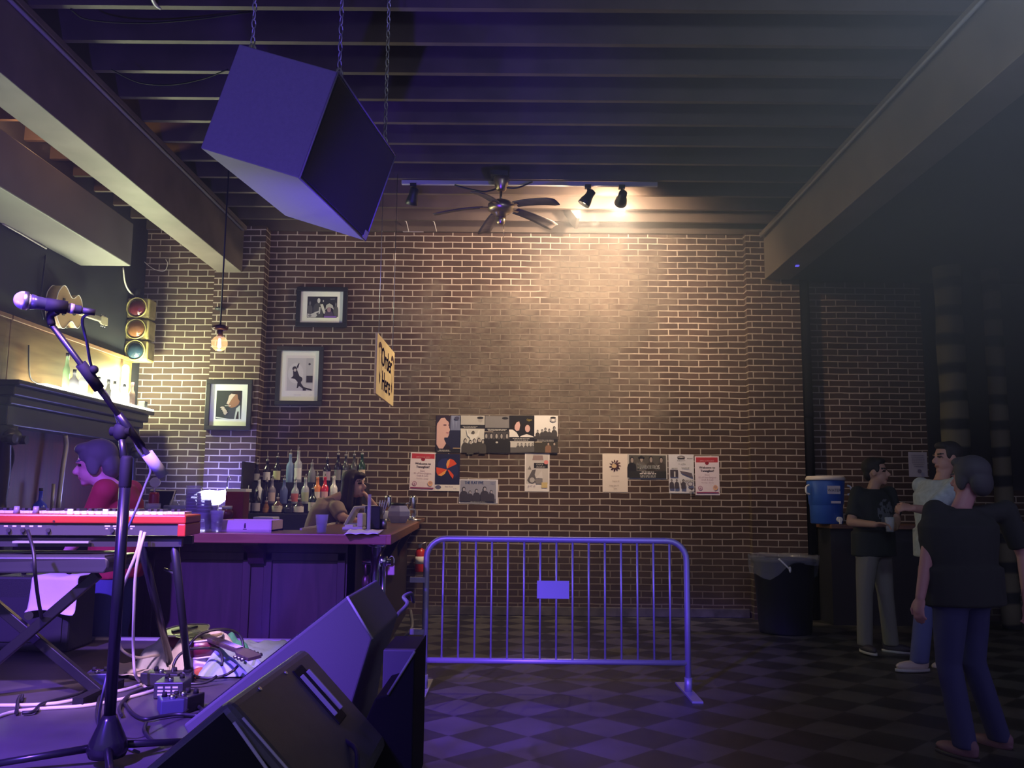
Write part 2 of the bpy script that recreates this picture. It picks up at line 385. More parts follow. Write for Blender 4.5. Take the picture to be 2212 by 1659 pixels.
# pale rods, blue bottle in the recess
pa, pb = onx(141, 940, -4.15), onx(124, 1108, -4.15)
tag(MB().tube([pa, onx(143, 965, -4.15), onx(136, 1010, -4.15), pb], .022, 8, 4).build('bar_pole', mat('pale_metal', (.5, .48, .46), .35, .4)), 'long pale pole leaning inside the red recess', 'pole')
tag(MB().cyl(onx(116, 1045, -4.13), onx(111, 1108, -4.13), .014).build('bar_pole', mat('pale_metal', (.5, .5, .5))), 'short pale rod beside the long pale pole', 'pole')
pp = onx(86, 1095, -3.98)
t = thing('glass_bottle', 'blue glass bottle at the left foot of the back bar', 'bottle', (pp.x, pp.y, 1.0))
MB().lathe(bottle_prof(.3, .06), (pp.x, pp.y, 1.001), n=14).build('glass', mat('blue_glass', (.03, .04, .5), .2, emit=(.05, .07, 1), es=.05), t)
MB().cyl((pp.x, pp.y, 1.295), (pp.x, pp.y, 1.32), .017).build('stopper', BLACK, t)

# traffic light in the corner
tl = thing('traffic_light', 'old yellow traffic light with three lenses in the corner', 'traffic light', at(292, 780, 9.55))
YEL = mat('faded_yellow', (.3, .24, .09), .55, var=.35, vscale=9)
cols = [((.07, .008, .014), 'red', 665), ((.15, .06, .025), 'amber', 711), ((.012, .025, .045), 'green', 757)]
for (cc, nm, py), px in zip(cols, (297, 295, 293)):
    o = at(px, py, 9.5)
    h = MB().box(o + V((0, .1, 0)), (.26, .2, .222)).build('housing', YEL, tl, bevel=.02)
    ln = MB().ell(o + V((0, 0, 0)), (.1, .06, .1)).build('lens', mat('lens_' + nm, cc, .12, spec=.8), h)
    MB().lathe([(.108, -.01), (.115, -.02), (.115, .03), (.104, .03), (.104, -.01)], o, (0, -1, 0), 20).build('lens_ring', YEL, h)
for py in (688, 734):
    o = at(270 - (py - 688) * .05, py, 9.5); MB().box(o + V((-.01, .02, 0)), (.03, .05, .05)).build('hinge', YEL, tl)
o = at(296, 640, 9.55); MB().cyl(o, o + V((0, 0, .08)), .03).build('top_fitting', BLACK, tl)

# guitar hung on the left wall (turned sideways)
def guitar_outline(L=.5, W=.2):
    pts = []
    for k in range(33):
        t_ = k / 32; x = t_ * L
        w = W * (.99 * math.exp(-((t_ - .28) / .3) ** 2) + .74 * math.exp(-((t_ - .82) / .2) ** 2))
        w *= min(1, (max(t_, .0) / .06) ** .5) * min(1, (max(1 - t_, 0) / .05) ** .5)
        pts.append((x, max(w, .012)))
    return [(x, w) for x, w in pts] + [(x, -w) for x, w in pts[::-1]]
def make_guitar(name, label, M, topm, sidem, neckm, pick=True, W=.2):
    """M: 4x4, x along body to neck, z out of the top"""
    t = thing(name, label, 'guitar', M.translation)
    ol = guitar_outline(W=W)
    P = lambda x, y, z: M @ V((x, y, z))
    b = MB(); b.m(sidem); n = len(ol)
    a = [b.bm.verts.new(P(x, y, 0)) for x, y in ol]; c = [b.bm.verts.new(P(x, y, .1)) for x, y in ol]
    for i in range(n): b._f([a[i], a[(i + 1) % n], c[(i + 1) % n], c[i]], True)
    b._f(a[::-1]); b.m(topm); b._f(c)
    body = b.build('body', None, t)
    bi = MB()
    for z in (.0, .1): bi.tube([P(x * 1.0, y * 1.01, z) for x, y in ol] + [P(*ol[0], z)], .004, 6)
    bi.build('binding', mat('cream_binding', (.7, .66, .6), .5), body)
    MB().lathe([(.05, 0), (.05, .002)], P(.33, 0, .1), M.to_3x3() @ V((0, 0, 1)), 20).build('sound_hole', BLACK, body)
    MB().box(P(.13, 0, .105), (.03, .16, .012), M.to_3x3()).build('bridge', BLACK, body)
    if pick: MB().prism([P(.2, -.04, .1005), P(.34, -.055, .1005), P(.38, -.1, .1005), P(.26, -.12, .1005)], M.to_3x3() @ V((0, 0, .002))).build('pickguard', mat('dark_pickguard', (.05, .02, .02), .3), body)
    nk = MB().box(P(.63, 0, .1), (.45, .055, .03), M.to_3x3()).build('neck', neckm, t, bevel=.008)
    hd = MB().prism([P(.85, -.028, .09), P(.9, -.045, .085), P(1.03, -.04, .078), P(1.03, .04, .078), P(.9, .045, .085), P(.85, .028, .09)], M.to_3x3() @ V((0, 0, .018))).build('headstock', neckm, t)
    for k in range(3):
        for s_ in (-1, 1): MB().cyl(P(.91 + k * .04, s_ * .04, .085), P(.91 + k * .04, s_ * .065, .085), .007, n=8).build('tuning_peg', STEEL, hd)
    st_ = MB()
    for k in range(6): st_.cyl(P(.13, -.022 + k * .009, .115), P(.86, -.018 + k * .0072, .117), .0009, n=4)
    st_.build('strings', STEEL, t)
    return t
g0 = onx(112, 662, -4.29); g1 = onx(203, 692, -4.29)
d = (g1 - g0); d.x = 0; d.normalize(); zz = V((1, 0, 0)); yy_ = zz.cross(d)
M = Matrix((d, yy_, zz)).transposed().to_4x4(); M.translation = g0 - d * .12
TAN = mat('pale_spruce', (.42, .28, .14), .45)
make_guitar('acoustic_guitar', 'pale acoustic guitar hung sideways on the dark left wall', M, TAN, TAN, mat('pale_neck', (.3, .25, .17), .5), False)

# cables on the left wall
cb = MB().tube([onx(93, 690, -4.28), onx(88, 650, -4.28), onx(98, 560, -4.28), at(100, 540, dl.y - .4), at(120, 528, dl.y - .5), at(190, 522, dl.y - .6), at(205, 508, dl.y - .6)], .008, 6, 5).build('wall_cable', CABLEB)
tag(cb, 'dark cable running from the wall guitar up across the duct', 'cable')
tag(MB().tube([onx(266, 578, -4.28), onx(270, 610, -4.28), onx(280, 630, -4.27), at(294, 640, 9.6)], .009, 6, 5).build('wall_cable', CABLEW), 'pale cable feeding the top of the traffic light', 'cable')
tag(MB().tube([onx(6, 483, -4.28), onx(50, 508, -4.28), onx(100, 537, -4.28)], .008, 6, 3).build('wall_cable', CABLEW), 'pale cable along the lower left edge of the duct', 'cable')
tag(MB().tube([onx(62, 745, -4.24), onx(63, 800, -4.24), onx(70, 822, -4.24), onx(92, 832, -4.24)], .006, 6, 4).build('wall_cable', CABLEB), 'thin cable hanging down the plywood panel', 'cable')
tag(MB().tube([onx(-6, 968, -4.25), onx(20, 962, -4.25), onx(27, 990, -4.25), onx(14, 1030, -4.25), onx(4, 1045, -4.25)], .016, 8, 5).build('hanging_hose', RUBBER), 'dark curved hose hanging left of the back bar', 'hose')
tag(MB().ell(onx(8, 1052, -4.24), (.04, .05, .035)).build('round_ornament', mat('pale_knob', (.4, .38, .34), .5)), 'pale round knob below the hanging hose', 'knob')
tag(MB().tube([at(300, 555, 9.85), at(330, 580, 9.86), at(355, 585, 9.86), at(362, 570, 9.86), at(358, 560, 9.86)], .004, 6, 5).build('loose_wire', CABLEW), 'loose thin wire looped on the brick above the traffic light', 'wire')
# ------------------------------------------------------------------ HUNG SPEAKER
SM = Matrix(((.94292237, .11550036, .31234128), (-.10367625, .99312985, -.0542618), (-.31646271, .01878229, .94841899)))
SC = V((-1.15130871, 4.6, 3.13988299)); SW, SH, SD = .53018, .55291, 1.10411
SPK = mat('speaker_carpet', (.2, .195, .2), .75, bump=.2, bscale=220, var=.05, vscale=60)
SPKD = mat('speaker_grille_cloth', (.03, .031, .03), .8, bump=.3, bscale=300)
t = thing('hanging_speaker', 'big black box loudspeaker hanging tilted on chains below the joists', 'loudspeaker', SC)
MB().box(SC, (SW, SD, SH), SM).build('cabinet', SPK, t, bevel=.006)
MB().box(SC + SM @ V((SW / 2 + .003, 0, 0)), (.012, SD - .03, SH - .03), SM).build('grille', SPKD, t, bevel=.004)
g = MB()
P = lambda x, y, z: SC + SM @ V((x * SW / 2, y * SD / 2, z * SH / 2))
for a, b in (((1.02, -1, 1), (1.02, -1, -1)), ((1.02, -1, -1), (1.02, 1, -1)), ((1.02, 1, -1), (1.02, 1, 1)), ((1.02, -1, 1), (1.02, 1, 1))):
    g.cyl(P(*a), P(*b), .005, n=6)
g.build('edge_trim', mat('worn_edge', (.22, .21, .22), .5), t)
MB().box(P(1.02, .93, -.9), (.012, .06, .05), SM).build('corner_badge', mat('grey_badge', (.3, .3, .3), .4), t)
def chain(label, top, bot):
    t = thing('hanging_chain', label, 'chain', bot, 'chains holding up the black speaker')
    L_ = (top - bot).length; n = int(L_ / .045); d = (top - bot).normalized(); u = d.orthogonal().normalized(); w = d.cross(u)
    b = MB()
    for k in range(n):
        c = bot + d * (L_ * (k + .5) / n); e = u if k % 2 else w
        b.tube([c + d * (.026 * math.sin(2 * PI * j / 8)) + e * (.011 * math.cos(2 * PI * j / 8)) for j in range(9)], .0035, 5)
    b.build('links', GALV, t)
    MB().tube([bot + d * (.03 * math.sin(2 * PI * j / 10) + .02) + u * (.018 * math.cos(2 * PI * j / 10)) for j in range(11)], .006, 6).build('shackle', GALV, t)
for (x, y, nm) in ((-.87, -.85, 'chain at the left front corner of the hanging speaker'), (.93, -.85, 'chain with a shackle above the front right corner of the hanging speaker'), (.9, .75, 'chain at the far end of the hanging speaker')):
    b0 = P(x, y, 1.0); chain(nm, V((b0.x, b0.y, 4.33)), b0)
tag(MB().tube([at(152, 20, 5.2), at(190, 42, 5.3), at(300, 50, 5.4), at(420, 42, 5.4), at(543, 25, 5.4)], .005, 6, 5).build('ceiling_cable', RUBBER), 'dark cable sagging under the first joists', 'cable')
tag(MB().tube([at(240, 150, 5.6), at(300, 178, 5.7), at(370, 183, 5.7), at(440, 170, 5.6), at(492, 150, 5.4)], .005, 6, 5).build('ceiling_cable', RUBBER), 'dark cable drooping left of the hanging speaker', 'cable')
tag(MB().tube([at(326, -10, 5.05), at(335, 8, 5.15), at(347, 17, 5.2)], .014, 8, 3).build('ceiling_conduit', GALV), 'short bent conduit on the first joist', 'conduit')
tag(MB().cyl((-3.1, 3.0, 4.245), (-3.1, 9.6, 4.245), .013).build('beam_conduit', mat('grey_conduit', (.3, .29, .3), .5)), 'conduit running along the top of the left beam', 'conduit')
tag(MB().cyl((2.76, 3.0, 4.25), (2.76, 9.7, 4.25), .013).build('beam_conduit', mat('grey_conduit', (.3, .29, .3), .5)), 'conduit running along the top of the right beam', 'conduit')
tag(MB().box((2.98, 9.15, 3.762), (.035, .035, .014)).build('indicator_light', mat('blue_led', (.05, .05, .6), .4, emit=(.15, .12, 1), es=1.2)), 'tiny blue indicator light beneath the right beam', 'light')

# ------------------------------------------------------------------ CEILING FAN
fc = at(1082, 449, 8.1)
BRASS = mat('antique_brass', (.42, .33, .22), .3, .9)
BLADE = wood('fan_blade_wood', (.045, .035, .035), (.1, .08, .075), 'X', 3)
t = thing('ceiling_fan', 'old brass five-blade ceiling fan with drooping blades by the track lights', 'fan', fc)
MB().lathe([(.03, -.0), (.05, .02), (.075, .1), (.075, .14)], (fc.x, fc.y, 4.18), n=20).build('canopy', BRASS, t)
MB().cyl((fc.x, fc.y, fc.z + .05), (fc.x, fc.y, 4.2), .014).build('downrod', BRASS, t)
mo = MB().lathe([(.03, -.09), (.05, -.1), (.055, -.06), (.09, -.05), (.125, -.02), (.125, .03), (.09, .06), (.03, .075)], fc, n=24).build('motor', BRASS, t)
MB().lathe([(.02, -.17), (.035, -.16), (.045, -.12), (.04, -.09)], fc, n=18).build('switch_housing', BRASS, mo)
MB().cyl(fc + V((.03, 0, -.15)), fc + V((.03, 0, -.3)), .003, n=6).build('pull_cord', BRASS, mo)
for k in range(5):
    a = math.radians(-37 + 72 * k); u = V((math.cos(a), math.sin(a), 0)); w = V((-u.y, u.x, -.22)).normalized()
    b = MB(); pts = []
    def bl(i, j, u=u, w=w):
        r_ = .17 + .47 * i; wd = (.05 + .025 * i) * (1 if i < .93 else .8)
        return fc + u * r_ + w * (wd * (2 * j - 1)) + V((0, 0, -.0 - .07 * i ** 1.6 + .01 * math.sin(3 * j)))
    b.grid(bl, 8, 4)
    bo = b.build('blade', BLADE, t, solid=.008)
    MB().box(fc + u * .15, (.1, .035, .01), Matrix((u, V((-u.y, u.x, 0)), V((0, 0, 1)))).transposed()).build('blade_iron', BRASS, bo)
tag(MB().cyl((fc.x - .02, fc.y, 4.32), (fc.x - .02, fc.y, 4.33), .06).bb(fc.x - .1, fc.x + .06, fc.y - .09, fc.y + .1, 4.318, 4.36).build('ceiling_box', BLACK), 'small dark junction plate above the fan', 'box')
tag(MB().tube([fc + V((-.45, .05, .24)), fc + V((-.3, .05, .2)), fc + V((-.15, 0, .16)), fc + V((0, 0, .2)), fc + V((.15, 0, .2)), fc + V((.3, .0, .26))], .008, 6, 5).build('fan_cable', CABLEB), 'dark cable looping past the top of the fan', 'cable')
tag(MB().tube([at(820, 463, 9.5), at(930, 470, 9.5), at(1050, 472, 9.5), at(1180, 462, 9.5)], .005, 6, 5).build('loose_wire', CABLEW), 'thin pale wire strung below the joists behind the fan', 'wire')
for x_, nm in ((875, 'left one of two thin wires dangling left of the fan'), (935, 'right one of two thin wires dangling left of the fan')):
    tag(MB().tube([V((at(x_, 455, 9.47).x, 9.47, 4.325)), at(x_ + 3, 480, 9.5), at(x_ + 8, 500, 9.6)], .004, 6, 4).build('loose_wire', CABLEW), nm, 'wire')
for x_, nm in ((1275, 'right of the fan'), (1507, 'near the right beam'), (893, 'left of the fan')):
    o = at(x_, 499, 9.86)
    tag(MB().box(o + V((0, 0, 0)), (.24, .03, .03)).build('wall_bracket', mat('tarnished_tin', (.35, .3, .27), .5, .5), bevel=.004), 'small tin plate on the wall top ' + nm, 'bracket')

# ------------------------------------------------------------------ TRACK LIGHTS
tr0, tr1 = at(868, 388, 8.19), at(1420, 392, 8.19)
tag(MB().bb(tr0.x, tr1.x, 8.17, 8.21, 4.275, 4.315).build('track_rail', mat('white_rail', (.35, .35, .37), .5), bevel=.004), 'straight lighting track under a ceiling joist', 'track')
TB = mat('track_light_black', (.018, .018, .02), .45)
def track_light(px, label, aim, glow):
    top = at(px, 392, 8.19); top.z = 4.28
    hd = top + V((0, .0, -.12)); d = (aim - hd).normalized(); u = d.orthogonal().normalized()
    t = thing('track_light', label, 'spotlight', top, 'black spotlights on the track')
    MB().bb(top.x - .03, top.x + .03, 8.165, 8.215, 4.25, 4.285).cyl(top, hd - V((0, 0, -.02)), .01).build('stem', TB, t)
    h = MB().lathe([(.02, -.085), (.04, -.075), (.042, -.01), (.055, .03), (.062, .08), (.056, .08), (.045, .03), (.01, .025)], hd, d, 18).build('lamp_head', TB, t)
    MB().lathe([(.045, .045), (.04, .055)], hd, d, 16).build('bulb_face', mat('spot_glow', (1, .8, .5), .4, emit=(1, .72, .4), es=40) if glow else mat('dead_bulb', (.3, .3, .3), .2), h)
    return hd, d
AIM1 = at(1290, 640, 9.9); AIM2 = at(1150, 700, 9.9)
hd1, d1 = track_light(1343, 'right-hand lit black spotlight on the track aimed down at the bricks', AIM1, True)
hd2, d2 = track_light(1270, 'middle small black spotlight on the track just right of the fan', V((-.5, 8.3, 2.3)), True)
hd3, d3 = track_light(893, 'unlit black spotlight at the left end of the track', at(820, 800, 9.0), False)

# ------------------------------------------------------------------ PENDANT BULB
pb = at(474, 742, 6.5)
t = thing('pendant_lamp', 'glowing globe bulb hanging on a twisted cord over the bar', 'lamp', pb)
MB().tube([V((pb.x, pb.y, 4.32)), V((pb.x, pb.y, pb.z + .14))], .007, 6).build('cord', CABLEB, t)
for z_ in (.13,): MB().lathe([(.02, 0), (.055, .005), (.06, .03), (.03, .04)], (pb.x, pb.y, pb.z + .1), n=18).build('shade_cap', mat('bronze_cap', (.1, .05, .05), .35, .6), t)
MB().cyl((pb.x, pb.y, pb.z + .05), (pb.x, pb.y, pb.z + .12), .022).build('socket', mat('bronze_cap', (.1, .05, .05)), t)
gl = MB().ell(pb, (.06, .06, .06), n=20, m=12).build('globe_bulb', mat('amber_glass', (.45, .34, .2), .08, alpha=.28, emit=(1, .68, .35), es=.5), t)
MB().cap(pb + V((0, 0, -.022)), pb + V((0, 0, .03)), .013, .009).build('filament', mat('filament_glow', (1, .8, .5), .4, emit=(1, .8, .5), es=28), gl)
ring = at(476, 671, 9.68)
tag(MB().lathe([(.01, 0), (.055, .005), (.05, .03), (.015, .035)], (ring.x, 9.66, ring.z), n=16).build('canopy_shadow_disc', BLACK), 'dark disc standing for the pendant canopy shadow on the brick pilaster', 'hook')  # cast shadow of the pendant canopy, modelled as a dark disc

# ------------------------------------------------------------------ ORDER HERE SIGN (edge on to the camera)
a = at(808, 718, 7.1); SX = -1.15
sz1, sz0, sy0, sy1 = a.z, a.z - .505, 7.1, 8.13
PARCH = mat('parchment_board', (.9, .66, .34), .6, var=.25, vscale=2.5)
t = thing('hanging_sign', 'tan board sign reading Order Here hung over the end of the bar', 'sign', (SX, (sy0 + sy1) / 2, sz0))
MB().bb(SX - .012, SX + .006, sy0, sy1, sz0, sz1).build('board', PARCH, t, bevel=.003)
lt = MB(); lt.m(ink((.03, .015, .01)))
for k in (.0, .006, -.006, .011):
    lt.text('Order', (SX + .007, 7.64 + k, sz0 + .27), (0, 1, 0), (0, 0, 1), .24)
    lt.text('Here', (SX + .007, 7.63 + k, sz0 + .07), (0, 1, 0), (0, 0, 1), .24)
lt.build('lettering', None, t)
D1, D2 = ink((.07, .03, .02)), ink((.75, .58, .3))
for yc, s_ in ((7.27, 1), (7.99, .9)):
    q = lambda y, z: V((SX + .0072, yc + y * s_, sz0 + z))
    pc = MB(); pc.m(D1)
    for k in range(10):
        a0, a1 = PI * k / 10, PI * (k + 1) / 10
        pc.poly([q(.1 * math.cos(a0), .4 + .055 * math.sin(a0)), q(.1 * math.cos(a1), .4 + .055 * math.sin(a1)), q(.06 * math.cos(a1), .39 + .02 * math.sin(a1)), q(.06 * math.cos(a0), .39 + .02 * math.sin(a0))])
    pc.poly([q(.06, .2), q(.075, .2), q(.075, .4), q(.06, .4)]); pc.poly([q(-.05, .16), q(-.04, .16), q(-.04, .38), q(-.05, .38)])
    pc.poly([q(-.02, .12), q(.02, .1), q(.03, .17), q(.0, .21), q(-.03, .17)])
    pc.m(D2); pc.poly([V((SX + .0071, yc + .05 * math.cos(x) * s_, sz0 + .385 + .03 * math.sin(x))) for x in [2 * PI * i / 14 for i in range(14)]])
    pc.build('painted_lantern', None, t)
w_ = MB()
for yy in (sy0 + .1, sy1 - .1): w_.cyl((SX, yy, sz1), (SX, yy, 4.32), .0025, n=5)
w_.build('hanging_wires', STEEL, t)

# ------------------------------------------------------------------ FLAT THINGS ON THE WALL
class Flat:
    """a sheet in the XZ plane facing -Y; u right, v up, both 0..1"""
    def __init__(s, x0, x1, z0, z1, y, th=.004, base=PAPER, tilt=0.):
        s.b = MB(); s.x0, s.x1, s.z0, s.z1, s.y = x0, x1, z0, z1, y; s.lay = 0; s.th = th; s.tilt = tilt
        s.b.m(base); s.b.prism([s.p(0, 0, 0), s.p(1, 0, 0), s.p(1, 1, 0), s.p(0, 1, 0)], (0, -th, 0))
    def p(s, u, v, l=None):
        l = s.lay if l is None else l
        x = s.x0 + (s.x1 - s.x0) * u; z = s.z0 + (s.z1 - s.z0) * v
        return V((x + s.tilt * (v - .5) * (s.z1 - s.z0), s.y - (s.th if l else 0) - .0004 * l, z - s.tilt * (u - .5) * (s.x1 - s.x0)))
    def poly(s, pts, c):
        s.lay += 1; s.b.m(ink(c)); s.b.poly([s.p(u, v) for u, v in pts]); return s
    def rect(s, u0, v0, u1, v1, c): return s.poly([(u0, v0), (u1, v0), (u1, v1), (u0, v1)], c)
    def ell(s, u, v, ru, rv, c, n=18): return s.poly([(u + ru * math.cos(2 * PI * k / n), v + rv * math.sin(2 * PI * k / n)) for k in range(n)], c)
    def ring(s, u, v, ru, rv, c, c2, k=.75):
        s.ell(u, v, ru, rv, c); return s.ell(u, v, ru * k, rv * k, c2)
    def text(s, t, u, v, h, c, sx=1., align='CENTER', bold=0):
        s.lay += 1; s.b.m(ink(c)); W = s.x1 - s.x0
        for k in range(bold + 1):
            s.b.text(t, s.p(u + k * .004, v), (1, 0, -s.tilt), (s.tilt, 0, 1), h * (s.z1 - s.z0), 0, align, sx)
        return s
    def lines(s, u0, u1, v, n, dv, h, c, seed=0, centre=True):
        """rows of small unreadable print as little bars"""
        r = random.Random(seed)
        for i in range(n):
            w = (u1 - u0) * r.uniform(.6, 1); a = (u0 + u1) / 2 - w / 2 if centre else u0; e = a + w; x = a
            while x < e:
                l = r.uniform(.03, .1) * (u1 - u0) * 1.6
                s.rect(x, v - i * dv, min(x + l, e), v - i * dv + h, c); x += l + .018
        return s
    def fig(s, u, v, h, body, skin, hair, w=1.):
        """head and shoulders figure standing at v, height h"""
        asp = (s.z1 - s.z0) / (s.x1 - s.x0); k = h * asp * w
        s.poly([(u - .3 * k, v), (u - .3 * k, v + .5 * h), (u - .22 * k, v + .66 * h), (u - .07 * k, v + .72 * h), (u + .07 * k, v + .72 * h), (u + .22 * k, v + .66 * h), (u + .3 * k, v + .5 * h), (u + .3 * k, v)], body)
        s.ell(u, v + .86 * h, .13 * k, .15 * h, hair); s.ell(u + .01 * k, v + .83 * h, .09 * k, .12 * h, skin); return s
    def done(s, name, label, cat, group=None, parent=None):
        o = s.b.build(name, None, parent, recalc=False)
        if parent is None: tag(o, label, cat, group)
        return o
YW = 9.868
def sheet(x0, y0, x1, y1, base=PAPER, Y=YW, tilt=0.):
    a, b = at(x0, y0, Y), at(x1, y1, Y)
    return Flat(a.x, b.x, b.z, a.z, 9.8995, .004, base, tilt)
# the roughness of the wall keeps the sheets a finger off it
def framed(px, Y, label, draw):
    x0, y0, x1, y1 = px; a, b = at(x0, y0, Y), at(x1, y1, Y)
    t = thing('framed_photo', label, 'picture', ((a.x + b.x) / 2, Y, b.z), 'framed photographs over the bar')
    fw = .05; FR = mat('black_frame', (.02, .02, .025), .35)
    fr = MB()
    fr.bb(a.x, b.x, Y - .02, Y + .02, a.z - fw, a.z).bb(a.x, b.x, Y - .02, Y + .02, b.z, b.z + fw).bb(a.x, a.x + fw, Y - .02, Y + .02, b.z + fw, a.z - fw).bb(b.x - fw, b.x, Y - .02, Y + .02, b.z + fw, a.z - fw)
    fr.build('frame', FR, t, bevel=.004)
    f = Flat(a.x + fw - .005, b.x - fw + .005, b.z + fw - .005, a.z - fw + .005, Y + .01, .006, mat('mount_board', (.74, .76, .72), .7))
    draw(f); f.done('print', '', '', parent=t)
    return t
def pic1(f):
    D, G_, W_ = (.03, .03, .045), (.16, .16, .18), (.55, .55, .56)
    f.rect(.16, .17, .85, .83, D)
    for u, h in ((.22, .5), (.82, .46)): f.fig(u, .2, h, (.09, .09, .1), G_, (.05, .05, .06), .55)
    f.fig(.42, .17, .64, (.07, .07, .085), W_, D, .8); f.poly([(.46, .58), (.52, .6), (.57, .42), (.6, .3), (.55, .29), (.51, .4)], W_); f.poly([(.44, .5), (.47, .5), (.46, .3), (.43, .28)], W_)
    f.poly([(.17, .18), (.17, .3), (.24, .27), (.3, .31), (.36, .35), (.46, .4), (.47, .37), (.37, .3), (.4, .24), (.36, .18)], (.5, .5, .5)); f.ell(.23, .23, .04, .035, (.2, .2, .22))
    f.poly([(.58, .4), (.6, .56), (.67, .62), (.75, .56), (.78, .42), (.73, .47), (.66, .5), (.62, .46)], (.42, .42, .44)); f.poly([(.54, .17), (.58, .34), (.66, .4), (.74, .36), (.8, .17)], (.07, .05, .1)); f.ell(.67, .42, .045, .08, (.3, .2, .25)); f.rect(.56, .17, .84, .22, (.2, .1, .45))
    f.rect(.52, .66, .54, .72, W_); f.poly([(.68, .76), (.8, .77), (.8, .74), (.7, .73)], G_)
def pic2(f):
    W_ = (.5, .5, .52)
    f.rect(.14, .2, .88, .9, (.68, .66, .66)); f.rect(.18, .21, .85, .85, W_); f.rect(.66, .35, .845, .85, (.42, .42, .45)); f.ell(.4, .55, .2, .2, (.58, .58, .6))
    K = (.035, .03, .04)
    f.poly([(.33, .6), (.43, .62), (.52, .46), (.55, .35), (.62, .28), (.82, .24), (.83, .21), (.6, .25), (.5, .3), (.47, .26), (.44, .26), (.46, .38), (.38, .44), (.28, .45), (.34, .5)], K)
    f.ell(.37, .64, .06, .045, K); f.ell(.38, .61, .035, .03, (.5, .45, .45)); f.ell(.5, .43, .08, .06, K); f.poly([(.42, .68), (.47, .75), (.49, .74), (.45, .64)], K)
    f.rect(.68, .37, .84, .5, K); f.rect(.6, .21, .68, .25, K); f.ell(.75, .73, .03, .02, K); f.lines(.35, .6, .12, 1, .03, .01, (.5, .48, .5), 3); f.lines(.76, .86, .12, 1, .03, .012, (.45, .43, .48), 4)
def pic3(f):
    f.rect(.17, .17, .84, .84, (.035, .04, .04)); K = (.03, .02, .02)
    f.poly([(.5, .38), (.6, .5), (.78, .55), (.84, .4), (.84, .17), (.4, .17), (.42, .3)], (.05, .055, .07)); f.poly([(.66, .17), (.7, .42), (.8, .5), (.82, .17)], (.5, .55, .5)); f.poly([(.7, .17), (.74, .35), (.77, .35), (.78, .17)], K)
    f.poly([(.5, .72), (.47, .6), (.44, .53), (.5, .5), (.5, .46), (.58, .43), (.68, .46), (.76, .52), (.8, .62), (.76, .76), (.6, .8)], (.3, .15, .09)); f.poly([(.5, .72), (.47, .6), (.44, .53), (.5, .51), (.56, .62), (.62, .7), (.68, .76), (.6, .8)], (.62, .5, .42))
    f.poly([(.52, .78), (.66, .84), (.8, .83), (.84, .66), (.8, .57), (.74, .65), (.72, .75), (.6, .76)], K); f.rect(.4, .475, .56, .488, (.8, .78, .7))
    for k in range(4): f.ell(.34 + .03 * k, .44 - .04 * k, .06, .022, (.5, .42, .36))
    f.ell(.42, .33, .05, .06, (.45, .38, .32)); f.poly([(.19, .22), (.55, .17), (.4, .17), (.18, .19)], (.6, .62, .56))
framed((642, 620, 749, 707), 9.87, 'top framed photo with a dark group picture in a wide mount', pic1)
framed((599, 748, 695, 876), 9.87, 'middle framed photo of a guitarist leaning backwards', pic2)
framed((447, 820, 541, 930), 9.67, 'lowest framed photo of a man in profile smoking, on the brick pilaster', pic3)

# posters, top row
DK, MG, LG, CR_ = (.02, .02, .03), (.18, .18, .18), (.5, .48, .46), (.72, .68, .66)
GRP = 'band posters in the top row'
f = sheet(942, 897, 994, 977, ink((.02, .022, .06)))
f.rect(.58, .6, 1, 1, (.16, .18, .3)); f.poly([(.62, 1), (.7, .62), (.75, 1), (.82, .65), (.88, 1)], (.22, .25, .4))
SKN = (.62, .38, .36)
f.poly([(.03, .92), (.03, .22), (.12, .08), (.3, .08), (.42, .24), (.34, .34), (.34, .4), (.48, .4), (.52, .46), (.54, .52), (.53, .55), (.57, .61), (.53, .68), (.55, .8), (.48, .93), (.2, .98)], SKN)
f.poly([(.0, .98), (.0, .6), (.05, .78), (.2, .93), (.35, .94), (.42, .87), (.5, .83), (.55, .72), (.58, .86), (.6, 1), (0, 1)], (.03, .02, .04)); f.ell(.36, .74, .07, .02, (.12, .06, .08)); f.ell(.52, .74, .03, .018, (.12, .06, .08)); f.poly([(.42, .55), (.52, .54), (.5, .51), (.42, .52)], (.4, .16, .2))
f.poly([(0, .24), (.14, .1), (.3, .1), (.42, .24), (.6, .14), (.6, 0), (0, 0)], (.02, .015, .03)); f.rect(0, 0, 1, .09, DK); f.lines(.04, .65, .05, 2, .03, .014, LG, 1); f.rect(.7, .105, 1, .12, (.7, .45, .2)); f.ell(.84, .93, .1, .05, (.06, .06, .12))
f.done('band_poster', 'poster of a young man turned in profile on a dark blue ground', 'poster', GRP)
f = sheet(994, 897, 1047, 978, ink((.55, .53, .5)))
f.rect(0, .75, 1, 1, (.42, .4, .39)); f.ell(.8, .94, .13, .035, DK); f.poly([(.7, .9), (.9, .9), (.88, .84), (.8, .81), (.72, .84)], (.34, .32, .32)); f.rect(0, .65, 1, .75, DK); f.lines(.1, .7, .7, 2, .035, .014, LG, 2)
f.poly([(.25, .62), (.3, .62), (.32, .52), (.42, .5), (.62, .5), (.7, .53), (.75, .62), (.79, .61), (.75, .46), (.66, .4), (.66, .2), (.4, .2), (.4, .4), (.3, .46)], (.66, .64, .62)); f.ell(.53, .54, .06, .05, (.09, .08, .08))
for u, v in ((.22, .02), (.42, -.02), (.58, .02), (.76, .04), (.92, .0)): f.fig(u, v - .02, .38, (.06, .055, .055), (.4, .36, .34), DK, .8)
f.done('band_poster', 'poster of a man with both arms raised above a seated group', 'poster', GRP)
f = sheet(1047, 898, 1100, 978, ink((.03, .03, .035)))
